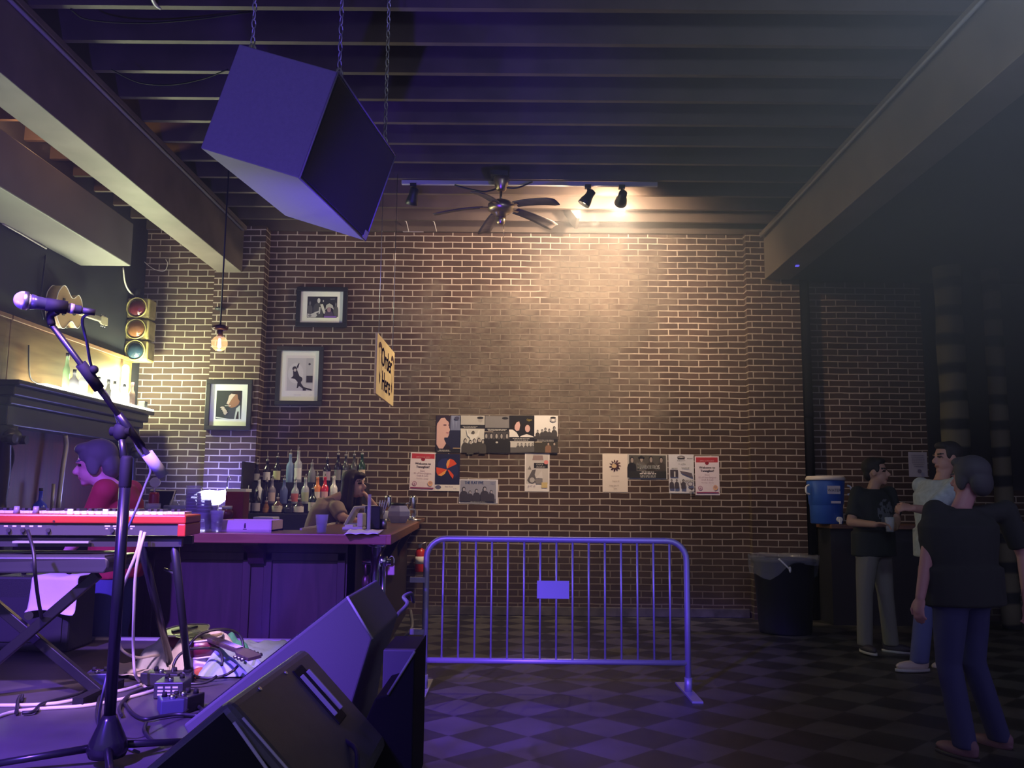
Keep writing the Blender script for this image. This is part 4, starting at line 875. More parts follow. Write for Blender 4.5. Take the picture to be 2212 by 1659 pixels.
for row, (T, Yb, rn, r_) in enumerate(((T0, 9.73, 'top', .042), (T1, 9.52, 'middle', .042), (T2, 9.3, 'bottom', .045))):
    zb = zz[2 - row]
    for k, (px, py, colr, lab, ds) in enumerate(T):
        tp = at(px, py, Yb); h = tp.z - zb; sp_ = .05
        ordn = 'from the left'
        nm_ = ['leftmost', 'second', 'third', 'fourth', 'fifth', 'sixth', 'seventh', 'eighth', 'ninth', 'tenth', 'rightmost'][k if k < len(T) - 1 else 10]
        t = thing('liquor_bottle', '%s, %s in %s shelf row' % (ds, nm_ + (' from left' if 0 < k < len(T) - 1 else ''), rn), 'bottle', (tp.x, Yb, zb), 'liquor bottles on the stepped shelf')
        wide = px in (601, 626.5, 647); rr = r_ * (1.3 if wide else 1.0) * (.75 if px == 575.6 else 1); hb = max(h - sp_, .12)
        clear = colr in (CLB, CLR, (.16, .2, .5))
        MB().lathe(bottle_prof(hb, rr, .31 if not wide else .3, .014), (tp.x, Yb, zb), n=16).build('glass', mat('bottle_%02x%02x%02x' % tuple(int(c * 255) for c in colr), colr, .08, alpha=.72 if clear else 1.), t)
        MB().cyl((tp.x, Yb, zb + hb - .012), (tp.x, Yb, zb + hb + .012), .016).cyl((tp.x, Yb, zb + hb + .012), (tp.x + .006, Yb - .01, zb + hb + sp_), .006, .004, n=8).build('pourer', mat('pourer_grey', (.35, .33, .36), .3, .5), t)
        if lab:
            lh = hb * (.36 if not wide else .4); z0 = zb + hb * .1; b_ = MB(); n = 10; b_.m(ink(lab))
            for j in range(n):
                a0, a1 = PI * 1.12 + PI * .76 * j / n, PI * 1.12 + PI * .76 * (j + 1) / n; q = rr + .001
                b_.poly([(tp.x + q * math.cos(a0), Yb + q * math.sin(a0), z0), (tp.x + q * math.cos(a1), Yb + q * math.sin(a1), z0), (tp.x + q * math.cos(a1), Yb + q * math.sin(a1), z0 + lh), (tp.x + q * math.cos(a0), Yb + q * math.sin(a0), z0 + lh)], True)
            if px in (601, 626.5):
                b_.m(ink((.06, .03, .03) if px == 601 else (.5, .5, .5))); b_.text('KNOB' if px == 601 else 'EVAN', (tp.x, Yb - rr - .004, z0 + lh * .68), (1, 0, 0), (0, 0, 1), lh * .28, 0, 'CENTER', .8)
            if px == 677: b_.m(BLACK); b_.poly([(tp.x - .004, Yb - rr - .004, z0 + lh * .3), (tp.x + .006, Yb - rr - .004, z0 + lh * .3), (tp.x + .001, Yb - rr - .004, z0 + lh * .65)])
            b_.build('label', None, t, recalc=False)
# fire extinguisher
fe = V((at(907, 1205, 9.75).x, 9.78, 0)); z1 = at(907, 1178, 9.75).z; z0 = at(907, 1236, 9.75).z
t = thing('fire_extinguisher', 'red fire extinguisher on the wall behind the end of the bar', 'fire extinguisher', (fe.x, fe.y, z0))
b_ = MB().lathe([(.05, 0), (.055, .01), (.055, z1 - z0 - .09), (.045, z1 - z0 - .05), (.02, z1 - z0 - .03)], (fe.x, fe.y, z0), n=18).build('cylinder', mat('extinguisher_red', (.5, .03, .02), .3), t)
MB().lathe([(.0555, z1 - z0 - .2), (.0558, z1 - z0 - .12)], (fe.x, fe.y, z0), n=18).build('label_band', PAPER, b_)
MB().box((fe.x, fe.y, z1 - .01), (.03, .09, .03)).cyl((fe.x - .03, fe.y, z1), (fe.x + .06, fe.y, z1 + .03), .008).build('valve_handle', STEEL, t)
tag(MB().tube([(-.96, 7.4, .0), (-.93, 7.45, .1), (-.85, 7.5, .2), (-.9, 7.8, .3)], .015, 8, 4).build('foot_rail_bracket', GREYP), 'dull bent bracket low beside the bar side', 'bracket')

# ------------------------------------------------------------------ RIGHT SIDE
pp = at(1738, 900, 9.78)
tag(MB().cyl((3.265, 9.83, 0), (3.265, 9.83, 3.77), .06, n=20).cyl((3.265, 9.83, 2.2), (3.265, 9.83, 2.28), .066, n=20).build('drain_pipe', mat('pipe_paint', (.006, .006, .01), .8, spec=.1)), 'dark vertical pipe beside the right brick pilaster', 'pipe')
cz = at(1790, 1132, 9.4).z
t = thing('wall_counter', 'dark ledge counter with a wooden top under the right brick wall', 'counter', (4.1, 9.5, 0))
MB().bb(3.3, 4.55, 9.3, 9.88, cz - .045, cz).build('top', wood('counter_top_wood', (.12, .05, .03), (.2, .09, .05), 'X', 3), t, bevel=.005)
MB().bb(3.32, 4.55, 9.4, 9.86, 0, cz - .046).build('front_panel', mat('counter_dark', (.014, .013, .018), .6), t)
# cooler
o = V((at(1785, 1100, 9.5).x, 9.5, cz)); kz = at(1785, 1038, 9.5).z - cz
t = thing('drink_cooler', 'blue round water cooler with a white lid on the ledge counter', 'cooler', o)
BL = mat('cooler_blue', (.02, .09, .42), .45)
bo = MB().lathe([(.155, 0), (.165, .01), (.17, kz * .42), (.172, kz * .44), (.178, kz * .46), (.195, kz - .01), (.19, kz)], o, n=28).build('tank', BL, t)
MB().lathe([(.203, kz), (.205, kz + .02), (.19, kz + .045), (.05, kz + .052)], o, n=28).build('lid', mat('lid_white', (.7, .62, .58), .45), t)
for s_ in (-1, 1):
    q = o + V((s_ * .2, -.05, kz * .78)); MB().tube([q + V((0, -.03, .05)), q + V((s_ * .035, -.04, .03)), q + V((s_ * .035, -.04, -.03)), q + V((0, -.03, -.05))], .011, 8, 4).build('handle', WHITE, t)
MB().box(o + V((.02, -.19, kz * .78)), (.13, .012, .085)).build('label_plate', mat('label_grey', (.5, .48, .56), .6), bo)
lb = MB(); lb.m(ink((.06, .06, .1))); lb.text('WATER', o + V((.022, -.198, kz * .78 - .02)), (1, 0, 0), (0, 0, 1), .045, 0, 'CENTER', .9); lb.build('lettering', None, bo, recalc=False)
MB().box(o + V((.04, -.182, kz * .5)), (.1, .01, .025)).build('maker_strip', mat('label_grey', (.5, .48, .56)), bo)
MB().cyl(o + V((.07, -.15, .05)), o + V((.07, -.2, .05)), .028).box(o + V((.07, -.205, .03)), (.02, .02, .05)).build('spigot', WHITE, t)
# trash can
o = V((at(1700, 1360, 8.8).x, 8.85, 0)); r_ = .29
t = thing('trash_can', 'black rubbish bin lined with a clear bag beside the right pilaster', 'bin', o)
MB().lathe([(.24, 0), (.25, .02), (.29, .66), (.31, .68), (.31, .71), (.28, .71), (.235, .03)], o, n=28).build('can', mat('bin_black', (.012, .012, .018), .5), t)
def bag(u, v):
    a_ = 2 * PI * u; ruf = .012 * math.sin(a_ * 17) + .01 * math.sin(a_ * 7 + 1)
    drop = .14 + .08 * math.sin(a_ * 2 + .6) + .03 * math.sin(5 * a_)
    if v < .3: r = .25 + .09 * v / .3; z = .6 + .15 * v / .3
    else: r = .34 + ruf * v; z = .755 - drop * (v - .3) / .7; r -= .02 * (v - .3)
    return o + V((r * math.cos(a_), r * math.sin(a_), z + ruf * .3))
MB().grid(bag, 72, 12).build('liner', mat('bag_plastic', (.42, .42, .5), .22, alpha=.3), t)
q = o + V((-.04, -.335, .63)); MB().ell(q, (.012, .012, .03)).tube([q + V((-.1, .02, .1)), q + V((-.04, 0, .04)), q], .009, 6, 3).build('bag_knot', WHITE, t)
# rough posts
def post_mat():
    m = bpy.data.materials.new('banded_bark'); m.use_nodes = True; nt = m.node_tree; L = nt.links.new; N = nt.nodes.new; b = nt.nodes['Principled BSDF']; b.inputs['Roughness'].default_value = .85
    tc = N('ShaderNodeTexCoord'); w = N('ShaderNodeTexWave'); w.bands_direction = 'Z'; w.inputs['Scale'].default_value = 1.05; w.inputs['Distortion'].default_value = 2.; w.inputs['Detail'].default_value = 3
    L(tc.outputs['Object'], w.inputs['Vector']); cr = N('ShaderNodeValToRGB'); cr.color_ramp.elements[0].position = .2; cr.color_ramp.elements[1].position = .45
    cr.color_ramp.elements[0].color = (.02, .02, .024, 1); cr.color_ramp.elements[1].color = (.16, .135, .09, 1); L(w.outputs['Fac'], cr.inputs['Fac']); L(cr.outputs['Color'], b.inputs['Base Color']); return m
PM = post_mat()
for px, Y, r, lb in ((2062, 9.2, .135, 'thick rough banded post right of the brick wall'), (2158, 9.3, .09, 'thinner rough banded post at the far right')):
    o = at(px, 900, Y); b_ = MB()
    b_.loft([((o.x, Y, z), (r * (1 + .06 * math.sin(z * 7)), 0, 0), (0, r * (1 + .06 * math.cos(z * 5)), 0)) for z in [i * .21 for i in range(18)] + [3.77]], 20)
    tag(b_.build('rough_post', PM), lb, 'post')

# ------------------------------------------------------------------ CROWD BARRIER
xl, xr, Yb = -.6, 1.165, 6.08
t = thing('crowd_barrier', 'tubular steel crowd barrier standing in front of the brick wall', 'barrier', ((xl + xr) / 2, Yb, 0))
zt = at(1200, 1166, Yb).z; zl = at(1200, 1429, Yb).z
R = .13; pts = [(xl, Yb, .04), (xl, Yb, .5), (xl, Yb, zt - R)]
pts += [(xl + R - R * math.cos(a_), Yb, zt - R + R * math.sin(a_)) for a_ in [PI / 2 * k / 6 for k in range(1, 7)]]
pts += [(xr - R + R * math.sin(a_), Yb, zt - R + R * math.cos(a_)) for a_ in [PI / 2 * k / 6 for k in range(0, 7)]] + [(xr, Yb, .5), (xr, Yb, .04)]
MB().tube(pts, .021, 12).build('frame', GALV, t)
MB().cyl((xl, Yb, zl), (xr, Yb, zl), .019).build('bottom_rail', GALV, t)
for k in range(15):
    x = xl + (xr - xl) * (k + 1.05) / 16.1
    MB().cyl((x, Yb, zl), (x, Yb, zt), .0075, n=8).build('bar', GALV, t)
a, b = at(1160, 1254, Yb), at(1229, 1293, Yb)
MB().bb(a.x, b.x, Yb - .014, Yb - .009, b.z, a.z).build('plate', mat('plate_steel', (.5, .5, .54), .5, .3), t)
for py in (1253, 1365):
    q = at(902, py, Yb); MB().bb(q.x - .05, xl, Yb - .02, Yb + .02, q.z - .015, q.z + .02).build('hook', GALV, t)
for x in (xl, xr): MB().prism([(x - .035, Yb - .3, .0), (x + .035, Yb - .3, .0), (x + .035, Yb + .3, .0), (x - .035, Yb + .3, .0)], (0, 0, .012)).cyl((x, Yb, .01), (x, Yb, .1), .026).build('foot', GALV, t)
# ------------------------------------------------------------------ STAGE MONITORS
MONB = mat('monitor_carpet', (.1, .098, .105), .7, bump=.06, bscale=400)
MOND = mat('monitor_grey_shell', (.06, .06, .058), .5, bump=.12, bscale=320, var=.1, vscale=25)
def monitor(label, prof, Y0, Y1, shell, bev, cat='loudspeaker'):
    t = thing('stage_monitor', label, cat, (sum(p.x for p in prof) / len(prof), (Y0 + Y1) / 2, ZS), 'wedge monitors at the stage edge')
    MB().prism([(p.x, Y0, p.z) for p in prof], (0, Y1 - Y0, 0)).build('cabinet', shell, t, bevel=bev, seg=3)
    return t
# far monitor
Y0, Y1 = 2.76, 3.34
pf = [at(750, 1288, Y0), at(805, 1380, Y0), at(763, 1517, Y0)]
zb = ZS + .003
a = at(395, 1567, Y0)
pf += [V((pf[2].x - .02, Y0, zb)), V((a.x + .05, Y0, zb)), a]
t1 = monitor('big blue-lit wedge monitor nearest the crowd barrier', pf, Y0, Y1, MONB, .008)
u = (pf[0] - a).normalized(); n_ = V((-u.z, 0, u.x)); mid = a.lerp(pf[0], .52); L_ = (pf[0] - a).length
Rm = Matrix((u, V((0, 1, 0)), u.cross(V((0, 1, 0))))).transposed()
MB().box(mid + n_ * .001 + V((0, (Y1 - Y0) / 2, 0)), (L_ * .9, Y1 - Y0 - .05, .006), Rm).build('grille', mat('steel_grille', (.03, .03, .032), .5, .3, bump=.5, bscale=400), t1)
ed = MB()
for p_, q_ in ((pf[0], pf[1]),): ed.cyl(p_ + V((0, -.003, 0)), q_ + V((0, -.003, 0)), .004, n=6)
ed.build('edge_trim', mat('worn_edge_light', (.38, .38, .36), .5), t1)
# near monitor
Z0, Z1 = 1.77, 2.4
p1 = at(492, 1512, Z0); d1_ = (at(620, 1659, Z0) - p1).normalized(); d2_ = V((-.8, 0, -.6)).normalized()
p2 = p1 + d1_ * .33; p4 = p1 + (at(330, 1659, Z0) - p1).normalized() * .56
p3 = V((p2.x - .09, Z0, zb))
pf2 = [p1, p2, p3, V((p4.x + .03, Z0, zb)), V((p4.x, Z0, max(p4.z, zb + .03)))]
t2 = monitor('nearest black moulded wedge monitor with a slotted handle', pf2, Z0, Z1, MOND, .032)
wv = V((0, 1, 0)); nrm = V((d1_.z, 0, -d1_.x)); nrm = nrm if nrm.z > 0 else -nrm
RH = Matrix((d1_, wv, d1_.cross(wv))).transposed()
def capp(px, py):
    """point of the cap plane under a pixel"""
    d = ray(px, py); k = (p1 - C0).dot(nrm) / d.dot(nrm); return C0 + d * k
hc = capp(690, 1500)
h = MB().box(hc + nrm * .001, (.17, .085, .006), RH).build('handle_recess', RUBBER, t2, bevel=.004)
b_ = MB()
for s_, w_ in ((-.034, .008), (.03, .012)): MB().box(hc + wv * s_ + nrm * .008, (.125, w_ * .7, .012), RH).build('handle_bar', mat('handle_grey', (.32, .32, .31), .4), h, bevel=.002)
b_ = MB(); off = V((0, -.002, 0))
b_.cyl(p1 + d1_ * .045 + off, p2 + off, .003, n=6)
q = at(505, 1560, Z0 - .012); b_.cyl(q, q + (at(575, 1659, Z0 - .012) - q).normalized() * .3, .0035, n=6)
b_.build('edge_trim', mat('worn_edge_light', (.38, .38, .36)), t2)
cN = sum((p for p in pf2), V((0, 0, 0))) / 5
MB().prism([(p.x + (cN.x - p.x) * .09, Z0 - .004, p.z + (cN.z - p.z) * .09) for p in pf2], (0, .006, 0)).build('side_panel', mat('monitor_side_shade', (.007, .007, .009), .8, spec=.15), t2)  # black sheet over the unlit end: its shade is put into the colour
for f_ in (.33, .66):
    q = capp(490 + 170 * f_ + 14, 1510 - 105 * f_ + 14); MB().cyl(q, q + nrm * .004, .005).build('screw', STEEL, t2)
# dark cabinet at the stage corner and the box behind it
Yc = 2.38
pc_ = [at(896, 1407, Yc), at(838, 1500, Yc), at(811, 1508, Yc), at(770, 1600, Yc)]
pc_ = pc_ + [V((pc_[3].x, Yc, zb)), V((pc_[0].x, Yc, zb))]
t3 = thing('corner_cabinet', 'black sloped loudspeaker cabinet at the right corner of the stage', 'loudspeaker', (pc_[4].x, Yc, ZS))
MB().prism([(p.x, Yc, p.z) for p in pc_], (0, .3, 0)).build('cabinet', mat('cabinet_black', (.005, .005, .006), .8, spec=.15), t3, bevel=.004)
MB().cyl(pc_[0] + V((0, -.002, 0)), pc_[1] + V((0, -.002, 0)), .0035, n=6).build('edge_trim', mat('worn_edge', (.22, .21, .22)), t3)
Yr = 2.72
a, b = at(828, 1404, Yr), at(897, 1404, Yr)
t4 = thing('equipment_case', 'small blue-lit case behind the sloped cabinet at the stage corner', 'case', ((a.x + b.x) / 2, Yr, ZS))
MB().bb(a.x, b.x, Yr, Yr + .03, zb, a.z).build('case', mat('case_grey', (.085, .08, .1), .6), t4, bevel=.003)
MB().bb(a.x, b.x, Yr + .03, Yr + .28, zb, a.z - .002).build('case_body', RUBBER, t4)
# cables behind the monitors
q = at(735, 1598, 2.05); 
tag(MB().tube([at(728, 1594, 2.2), at(745, 1600, 2.15), at(768, 1618, 2.1), at(772, 1650, 2.05), at(765, 1700, 2.0)], .006, 8, 5).build('monitor_cable', CABLEB), 'black cable with a brass plug tip beside the nearest monitor', 'cable')
tag(MB().cyl(at(726, 1592, 2.2), at(741, 1598, 2.17), .008).build('cable_plug', mat('brass_plug', (.6, .42, .25), .35, .7)), 'brass plug tip glinting between the monitor and the corner cabinet', 'plug')
tag(MB().tube([at(856, 1330, 3.33), at(880, 1305, 3.5), at(872, 1290, 3.7), at(888, 1282, 3.8), at(893, 1300, 3.9)], .008, 8, 5).build('monitor_cable', mat('grey_cable', (.12, .12, .13), .5)), 'grey cable curling over the top of the far wedge monitor', 'cable')

# ------------------------------------------------------------------ MICROPHONE STAND
b0 = onz(233, 1606, ZS + .06); bx = V((b0.x, b0.y, ZS))
pv = at(261, 932, b0.y)
t = thing('microphone_stand', 'black boom microphone stand on a tripod at the front of the stage', 'microphone stand', bx)
MET = mat('stand_black', (.01, .01, .013), .3)
MB().cyl((bx.x, bx.y, ZS + .12), (bx.x, bx.y, ZS + .86), .0165).build('lower_tube', MET, t)
MB().cyl((bx.x, bx.y, ZS + .84), (pv.x, bx.y, pv.z), .0105).build('upper_tube', MET, t)
MB().lathe([(.015, 0), (.018, .01), (.018, .09), (.014, .1)], (bx.x, bx.y, ZS + .79), n=16).build('clutch', RUBBER, t)
MB().lathe([(.013, 0), (.0145, .004), (.0145, .014), (.013, .018)], (bx.x, bx.y, at(261, 992, b0.y).z - .01), n=16).build('collar', mat('bright_metal', (.9, .9, .95), .15, 1.), t)
MB().lathe([(.05, .025), (.058, .045), (.05, .07), (.026, .125), (.019, .14)], (bx.x, bx.y, ZS), n=20).build('tripod_hub', mat('hub_black', (.012, .012, .015), .2), t)
for tx, ty in ((-40, 1655), (400, 1601), (244, 1760)):
    e = onz(tx, ty, ZS + .02); hub = V((bx.x, bx.y, ZS + .055)); d = (e - hub).normalized()
    lg = MB().cyl(hub + d * .03, hub + d * .36, .0115, .009).build('leg', MET, t)
    MB().cap(hub + d * .345, hub + d * .375, .012).build('rubber_foot', RUBBER, lg)
MB().ell(pv, (.024, .02, .03)).cyl(pv + V((-.03, 0, 0)), pv + V((.03, 0, 0)), .014).build('boom_pivot', RUBBER, t)
tip = at(112, 702, 2.46); tail = at(336, 1004, b0.y + .08)
ax = (tip - tail)
bo = MB().cyl(tail, tip, .0085).build('boom_arm', MET, t)
q1, q2 = at(318, 980, b0.y + .06), at(352, 1030, b0.y + .09)
q2 = q1 + (tail - tip).normalized() * (q2 - q1).length
MB().cyl(tail, q2, .007).cyl(q1, q2, .018).build('counterweight', mat('weight_grey', (.42, .41, .44), .5), t)
q = tip.lerp(tail, .32); dd = (tail - tip).normalized()
MB().cyl(q - dd * .03, q + dd * .06, .016).ell(q + V((.02, 0, .008)), (.013, .013, .013)).build('boom_clutch', RUBBER, t)
q = tip.lerp(tail, .62); MB().cyl(q, tip.lerp(tail, .86), .0125).build('boom_sleeve', MET, t)
# microphone (held by the stand: its own thing)
m0, m1 = at(51, 649, 2.4), at(163, 668, 2.47)
d = (m1 - m0).normalized()
t = thing('microphone', 'handheld vocal microphone with a silver ball grille clipped to the boom', 'microphone', m0)
MB().ell(m0, (.0255, .0255, .0255), n=20, m=12).build('ball_grille', mat('mesh_silver', (.62, .6, .66), .4, .6, bump=.6, bscale=900), t)
MB().lathe([(.024, -.006), (.0262, -.004), (.0262, .006), (.024, .008)], m0 + d * .004, d, 20).build('grille_band', STEEL, t)
MB().lathe([(.022, .018), (.0185, .035), (.0145, .1), (.0125, .145), (.011, .148)], m0, d, 18).build('body', mat('mic_body', (.05, .05, .07), .3, .3), t)
MB().cyl(m0 + d * .118, m0 + d * .128, .0148).build('switch_band', mat('mic_band', (.35, .3, .4), .35), t)
k_ = m0 + d * .085
MB().cyl(k_ - d * .03, k_ + d * .025, .019).tube([k_ + V((0, 0, -.015)), k_.lerp(tip, .5) + V((-.012, 0, 0)), tip], .011, 8, 4).build('clip', RUBBER, t)
e = m0 + d * .148
MB().cyl(e, e + d * .035, .0095).build('plug', BLACK, t)
tag(MB().tube([e + d * .03, at(178, 690, 2.5), at(188, 740, 2.55), at(197, 790, 2.62), at(215, 830, 2.7), at(240, 868, 2.75), at(262, 930, 2.84), at(285, 945, 2.9), at(300, 975, 2.92), at(325, 1012, 2.95), at(313, 1050, 2.95), at(290, 1110, 2.93), at(262, 1180, 2.9), at(250, 1290, 2.9), at(244, 1400, 2.88), at(222, 1500, 2.8), onz(214, 1570, ZS + .02), onz(240, 1600, ZS + .012), onz(300, 1625, ZS + .012)], .0042, 8, 5).build('microphone_cable', mat('mic_cable_grey', (.1, .1, .13), .5)), 'microphone cable draped down the boom stand to the stage floor', 'cable')

# ------------------------------------------------------------------ KEYBOARDS
kr = at(402, 1117, 3.45)
ya = math.radians(-9)       # the left end comes nearer
t = thing('red_keyboard', 'red stage keyboard seen from behind on the upper stand', 'keyboard', (kr.x, kr.y, 1.14))
KM = Matrix.Translation((kr.x, kr.y, 0)) @ Matrix.Rotation(-ya, 4, 'Z')
K = lambda x, y, z: KM @ V((x, y, z))
KR = KM.to_3x3()
zt = at(300, 1112, 3.45).z; zm = at(300, 1131, 3.45).z; zbm = at(300, 1156, 3.45).z
RED = mat('keyboard_red', (.42, .035, .02), .3)
def kb(b, x0, x1, y0, y1, z0, z1): return b.box(K((x0 + x1) / 2, (y0 + y1) / 2, (z0 + z1) / 2), (x1 - x0, y1 - y0, z1 - z0), KR)
kb(MB(), -1.27, 0, 0, .3, zm, zt).build('case_top', RED, t, bevel=.006)
kb(MB(), -1.27, -.03, .012, .29, zbm, zm).build('rear_panel', mat('keyboard_grey', (.05, .05, .05), .5), t)
kb(MB(), -.03, -.0, .0, .3, zbm - .004, zm).build('end_block', RED, t, bevel=.004)
b_ = MB()
for x in range(52): kb(b_, -1.23 + x * .0228, -1.23 + x * .0228 + .0218, .19, .335, zt, zt + .01)
b_.build('white_keys', WHITE, t)
b_ = MB()
for x in range(51):
    if x % 7 not in (2, 6): kb(b_, -1.2145 + x * .0228, -1.2145 + x * .0228 + .012, .19, .285, zt + .01, zt + .02)
b_.build('black_keys', BLACK, t)
KN = mat('knob_grey', (.25, .23, .3), .35)
r_ = random.Random(3)
for k in range(9):
    x = -1.15 + k * .07 + r_.uniform(-.012, .012); MB().cyl(K(x, .06 + .04 * (k % 3), zt), K(x, .06 + .04 * (k % 3), zt + .028), .013, .01, n=12).build('knob', KN, t)
b_ = MB()
for k in range(14):
    x = -.46 + k * .026; kb(b_, x, x + .016, .08, .095, zt, zt + (.02 if k in (0, 5) else .012))
b_.build('button_row', mat('lit_buttons', (.8, .75, .75), .4, emit=(1, .9, .9), es=.6), t)
IK = mat('panel_print', (.62, .58, .66), .6)
b_ = MB(); b_.m(IK)
def pr(x0, z0, x1, z1): b_.poly([K(x0, .0115, zbm + z0), K(x1, .0115, zbm + z0), K(x1, .0115, zbm + z1), K(x0, .0115, zbm + z1)])
H_ = zm - zbm
pr(-1.18, .1 * H_, -1.11, .85 * H_)
for k in range(5): pr(-1.09, (.2 + .14 * k) * H_, -1.09 + .11 + .05 * (k % 2), (.27 + .14 * k) * H_)
for x in (-.66, -.63, -.6, -.57, -.54): pr(x, .68 * H_, x + .014, .8 * H_)
for x in (-.3, -.27, -.24, -.21): pr(x, .72 * H_, x + .02, .84 * H_); pr(x + .004, .52 * H_, x + .012, .62 * H_)
for x in (-1.245,): pr(x, .3 * H_, x + .03, .4 * H_)
b_.build('panel_print', None, t, recalc=False)
b_ = MB()
for x in (-.64, -.59, -.5, -.27, -.235): b_.cyl(K(x, .0, zbm + .4 * H_), K(x, .02, zbm + .4 * H_), .008, n=10)
b_.build('jack_sockets', BLACK, t)
for x in (-1.0, -.72, -.48, -.2): MB().cyl(K(x, -.004, zm + .008), K(x, .004, zm + .008), .004, n=8).build('screw', mat('dark_screw', (.05, .01, .01), .4), t)
# stand of the upper keyboard
t = thing('keyboard_stand', 'black four-legged stand carrying the red keyboard', 'stand', (kr.x - .6, kr.y + .2, ZS))
for y in (.04, .25): kb(MB(), -1.25, -.02, y, y + .035, zbm - .045, zbm - .012).build('support_rail', mat('rail_grey', (.03, .03, .032), .4), t)
kb(MB(), -.62, -.35, -.004, .03, zbm - .03, zbm - .022).build('rail_edge', mat('rail_bright', (.5, .48, .5), .35, .5), t)
for x, y, ex, ey in ((-.17, .05, 372, 1447), (-.06, .25, 409, 1470)):
    e = onz(ex, ey, ZS + .012); s0 = K(x, y, zbm - .04)
    if y > .2: s0 = K(-.05, .06, zbm - .04)
    lg = MB().cyl(s0, e, .017, .014).build('leg', MET, t); MB().cap(e + V((0, 0, .002)), e + (s0 - e).normalized() * .05, .019).build('rubber_foot', RUBBER, lg)
for x in (-1.2, -1.1):
    s0 = K(x, .05 if x < -1.15 else .26, zbm - .04); e = V((s0.x - .05, s0.y + .05, ZS + .012)); lg = MB().cyl(s0, e, .017, .014).build('leg', MET, t); MB().cap(e, e + V((0, 0, .04)), .019).build('rubber_foot', RUBBER, lg)
MB().cyl(at(355, 1229, 3.62), at(378, 1238, 3.6), .006).build('cross_brace', STEEL, t)
# lower keyboard and its X stand
lr = at(231, 1222, 3.35)
t = thing('black_keyboard', 'black keyboard on the lower X-shaped stand', 'keyboard', lr)
zt2, zb2 = at(200, 1204, 3.35).z, at(200, 1238, 3.35).z
MB().prism([(lr.x - 1.3, 3.2, zb2), (lr.x - .01, 3.35, zb2), (lr.x, 3.36, zb2 + .02), (lr.x, 3.36, zt2 - .012), (lr.x - .012, 3.36, zt2), (lr.x - 1.3, 3.2, zt2)], (0, .3, 0)).build('case', mat('keyboard_black', (.016, .016, .018), .35), t, bevel=.006)
MB().prism([(lr.x - 1.28, 3.2, zt2), (lr.x - .02, 3.37, zt2), (lr.x - .02, 3.52, zt2), (lr.x - 1.28, 3.36, zt2)], (0, 0, .006)).build('control_panel', mat('control_grey', (.05, .05, .05), .4), t)
b_ = MB()
for x in range(50):
    xx = lr.x - 1.24 + x * .0235; yy = 3.52 + (x - 50) * .0029; b_.bb(xx, xx + .0225, yy, yy + .14, zt2, zt2 + .008)
b_.build('white_keys', WHITE, t)
t = thing('x_stand', 'black X-shaped keyboard stand at the left of the stage', 'stand', (lr.x - .5, 3.5, ZS))
for y in (3.42, 3.5):
    pA, pB = (at(212, 1240, y), at(-90, 1452, y)), (at(-90, 1238, y), onz(209, 1492, ZS + .03))
    a0, a1 = pA if y == 3.42 else pB
    a1 = V((a1.x, y, ZS + .02)); lg = MB().box((a0 + a1) / 2, ((a1 - a0).length, .028, .038), Matrix(((a1 - a0).normalized(), V((0, 1, 0)), (a1 - a0).normalized().cross(V((0, 1, 0))))).transposed()).build('leg', MET, t, bevel=.004)
    MB().bb(a1.x - .02, a1.x + .02, y - .17, y + .17, ZS + .003, ZS + .035).build('foot_bar', RUBBER, lg)
MB().cyl(at(62, 1330, 3.39), at(62, 1330, 3.54), .016).build('pivot_bolt', MET, t)
# amplifier with a white cloth
A0, A1 = at(8, 1250, 4.55), at(176, 1250, 4.55)
t = thing('guitar_amplifier', 'black amplifier cabinet standing behind the X-shaped stand', 'amplifier', ((A0.x + A1.x) / 2, 4.6, ZS))
MB().bb(A0.x, A1.x, 4.45, 4.72, ZS + .002, A0.z + .02).build('cabinet', mat('amp_black', (.014, .018, .014), .6, bump=.2, bscale=300), t, bevel=.012)
MB().bb(A0.x + .03, A1.x - .03, 4.442, 4.45, ZS + .05, A0.z - .08).build('grille_cloth', mat('amp_grille', (.02, .022, .022), .8), t)
MB().tube([((A0.x + A1.x) / 2 - .12, 4.585, A0.z + .02), ((A0.x + A1.x) / 2 - .08, 4.585, A0.z + .05), ((A0.x + A1.x) / 2 + .08, 4.585, A0.z + .05), ((A0.x + A1.x) / 2 + .12, 4.585, A0.z + .02)], .01, 8, 4).build('handle', RUBBER, t)
w0, w1 = at(70, 1245, 4.43), at(163, 1322, 4.43)
def cl(u, v):
    x = w0.x + (w1.x - w0.x) * u + .01 * v * (u - .5)
    if v < .2: return V((x, 4.62 - .19 * v / .2, A0.z + .024 + .004 * math.sin(9 * u)))
    k = (v - .2) / .8
    return V((x, 4.432 - .008 * math.sin(7 * u + 1) * k - .012 * k ** 3 + (.0 if k < .93 else -.02 * (k - .93) / .07), A0.z + .02 + (w1.z - A0.z - .02) * k + .012 * math.sin(5 * u) * k))
tag(MB().grid(cl, 22, 22).build('white_cloth', mat('white_cotton', (.8, .74, .76), .85, bump=.25, bscale=18), solid=.004), 'white cloth hanging over the front of the black amplifier', 'cloth')
# water bottle
o = onz(40, 1388, ZS + .002); kz = .25
t = thing('water_bottle', 'clear plastic water bottle at the back left of the stage', 'bottle', o)
MB().lathe([(.03, 0), (.034, .01), (.034, .09), (.031, .1), (.034, .11), (.034, .17), (.014, .215), (.014, .225)], o, n=18).build('bottle', mat('bottle_clear', (.75, .6, .75), .1, alpha=.55), t)
MB().lathe([(.0345, .105), (.0348, .16)], o, n=18).build('label_band', mat('bottle_label', (.75, .65, .75), .5), t); MB().cyl(o + V((0, 0, .222)), o + V((0, 0, .245)), .016).build('cap', WHITE, t)

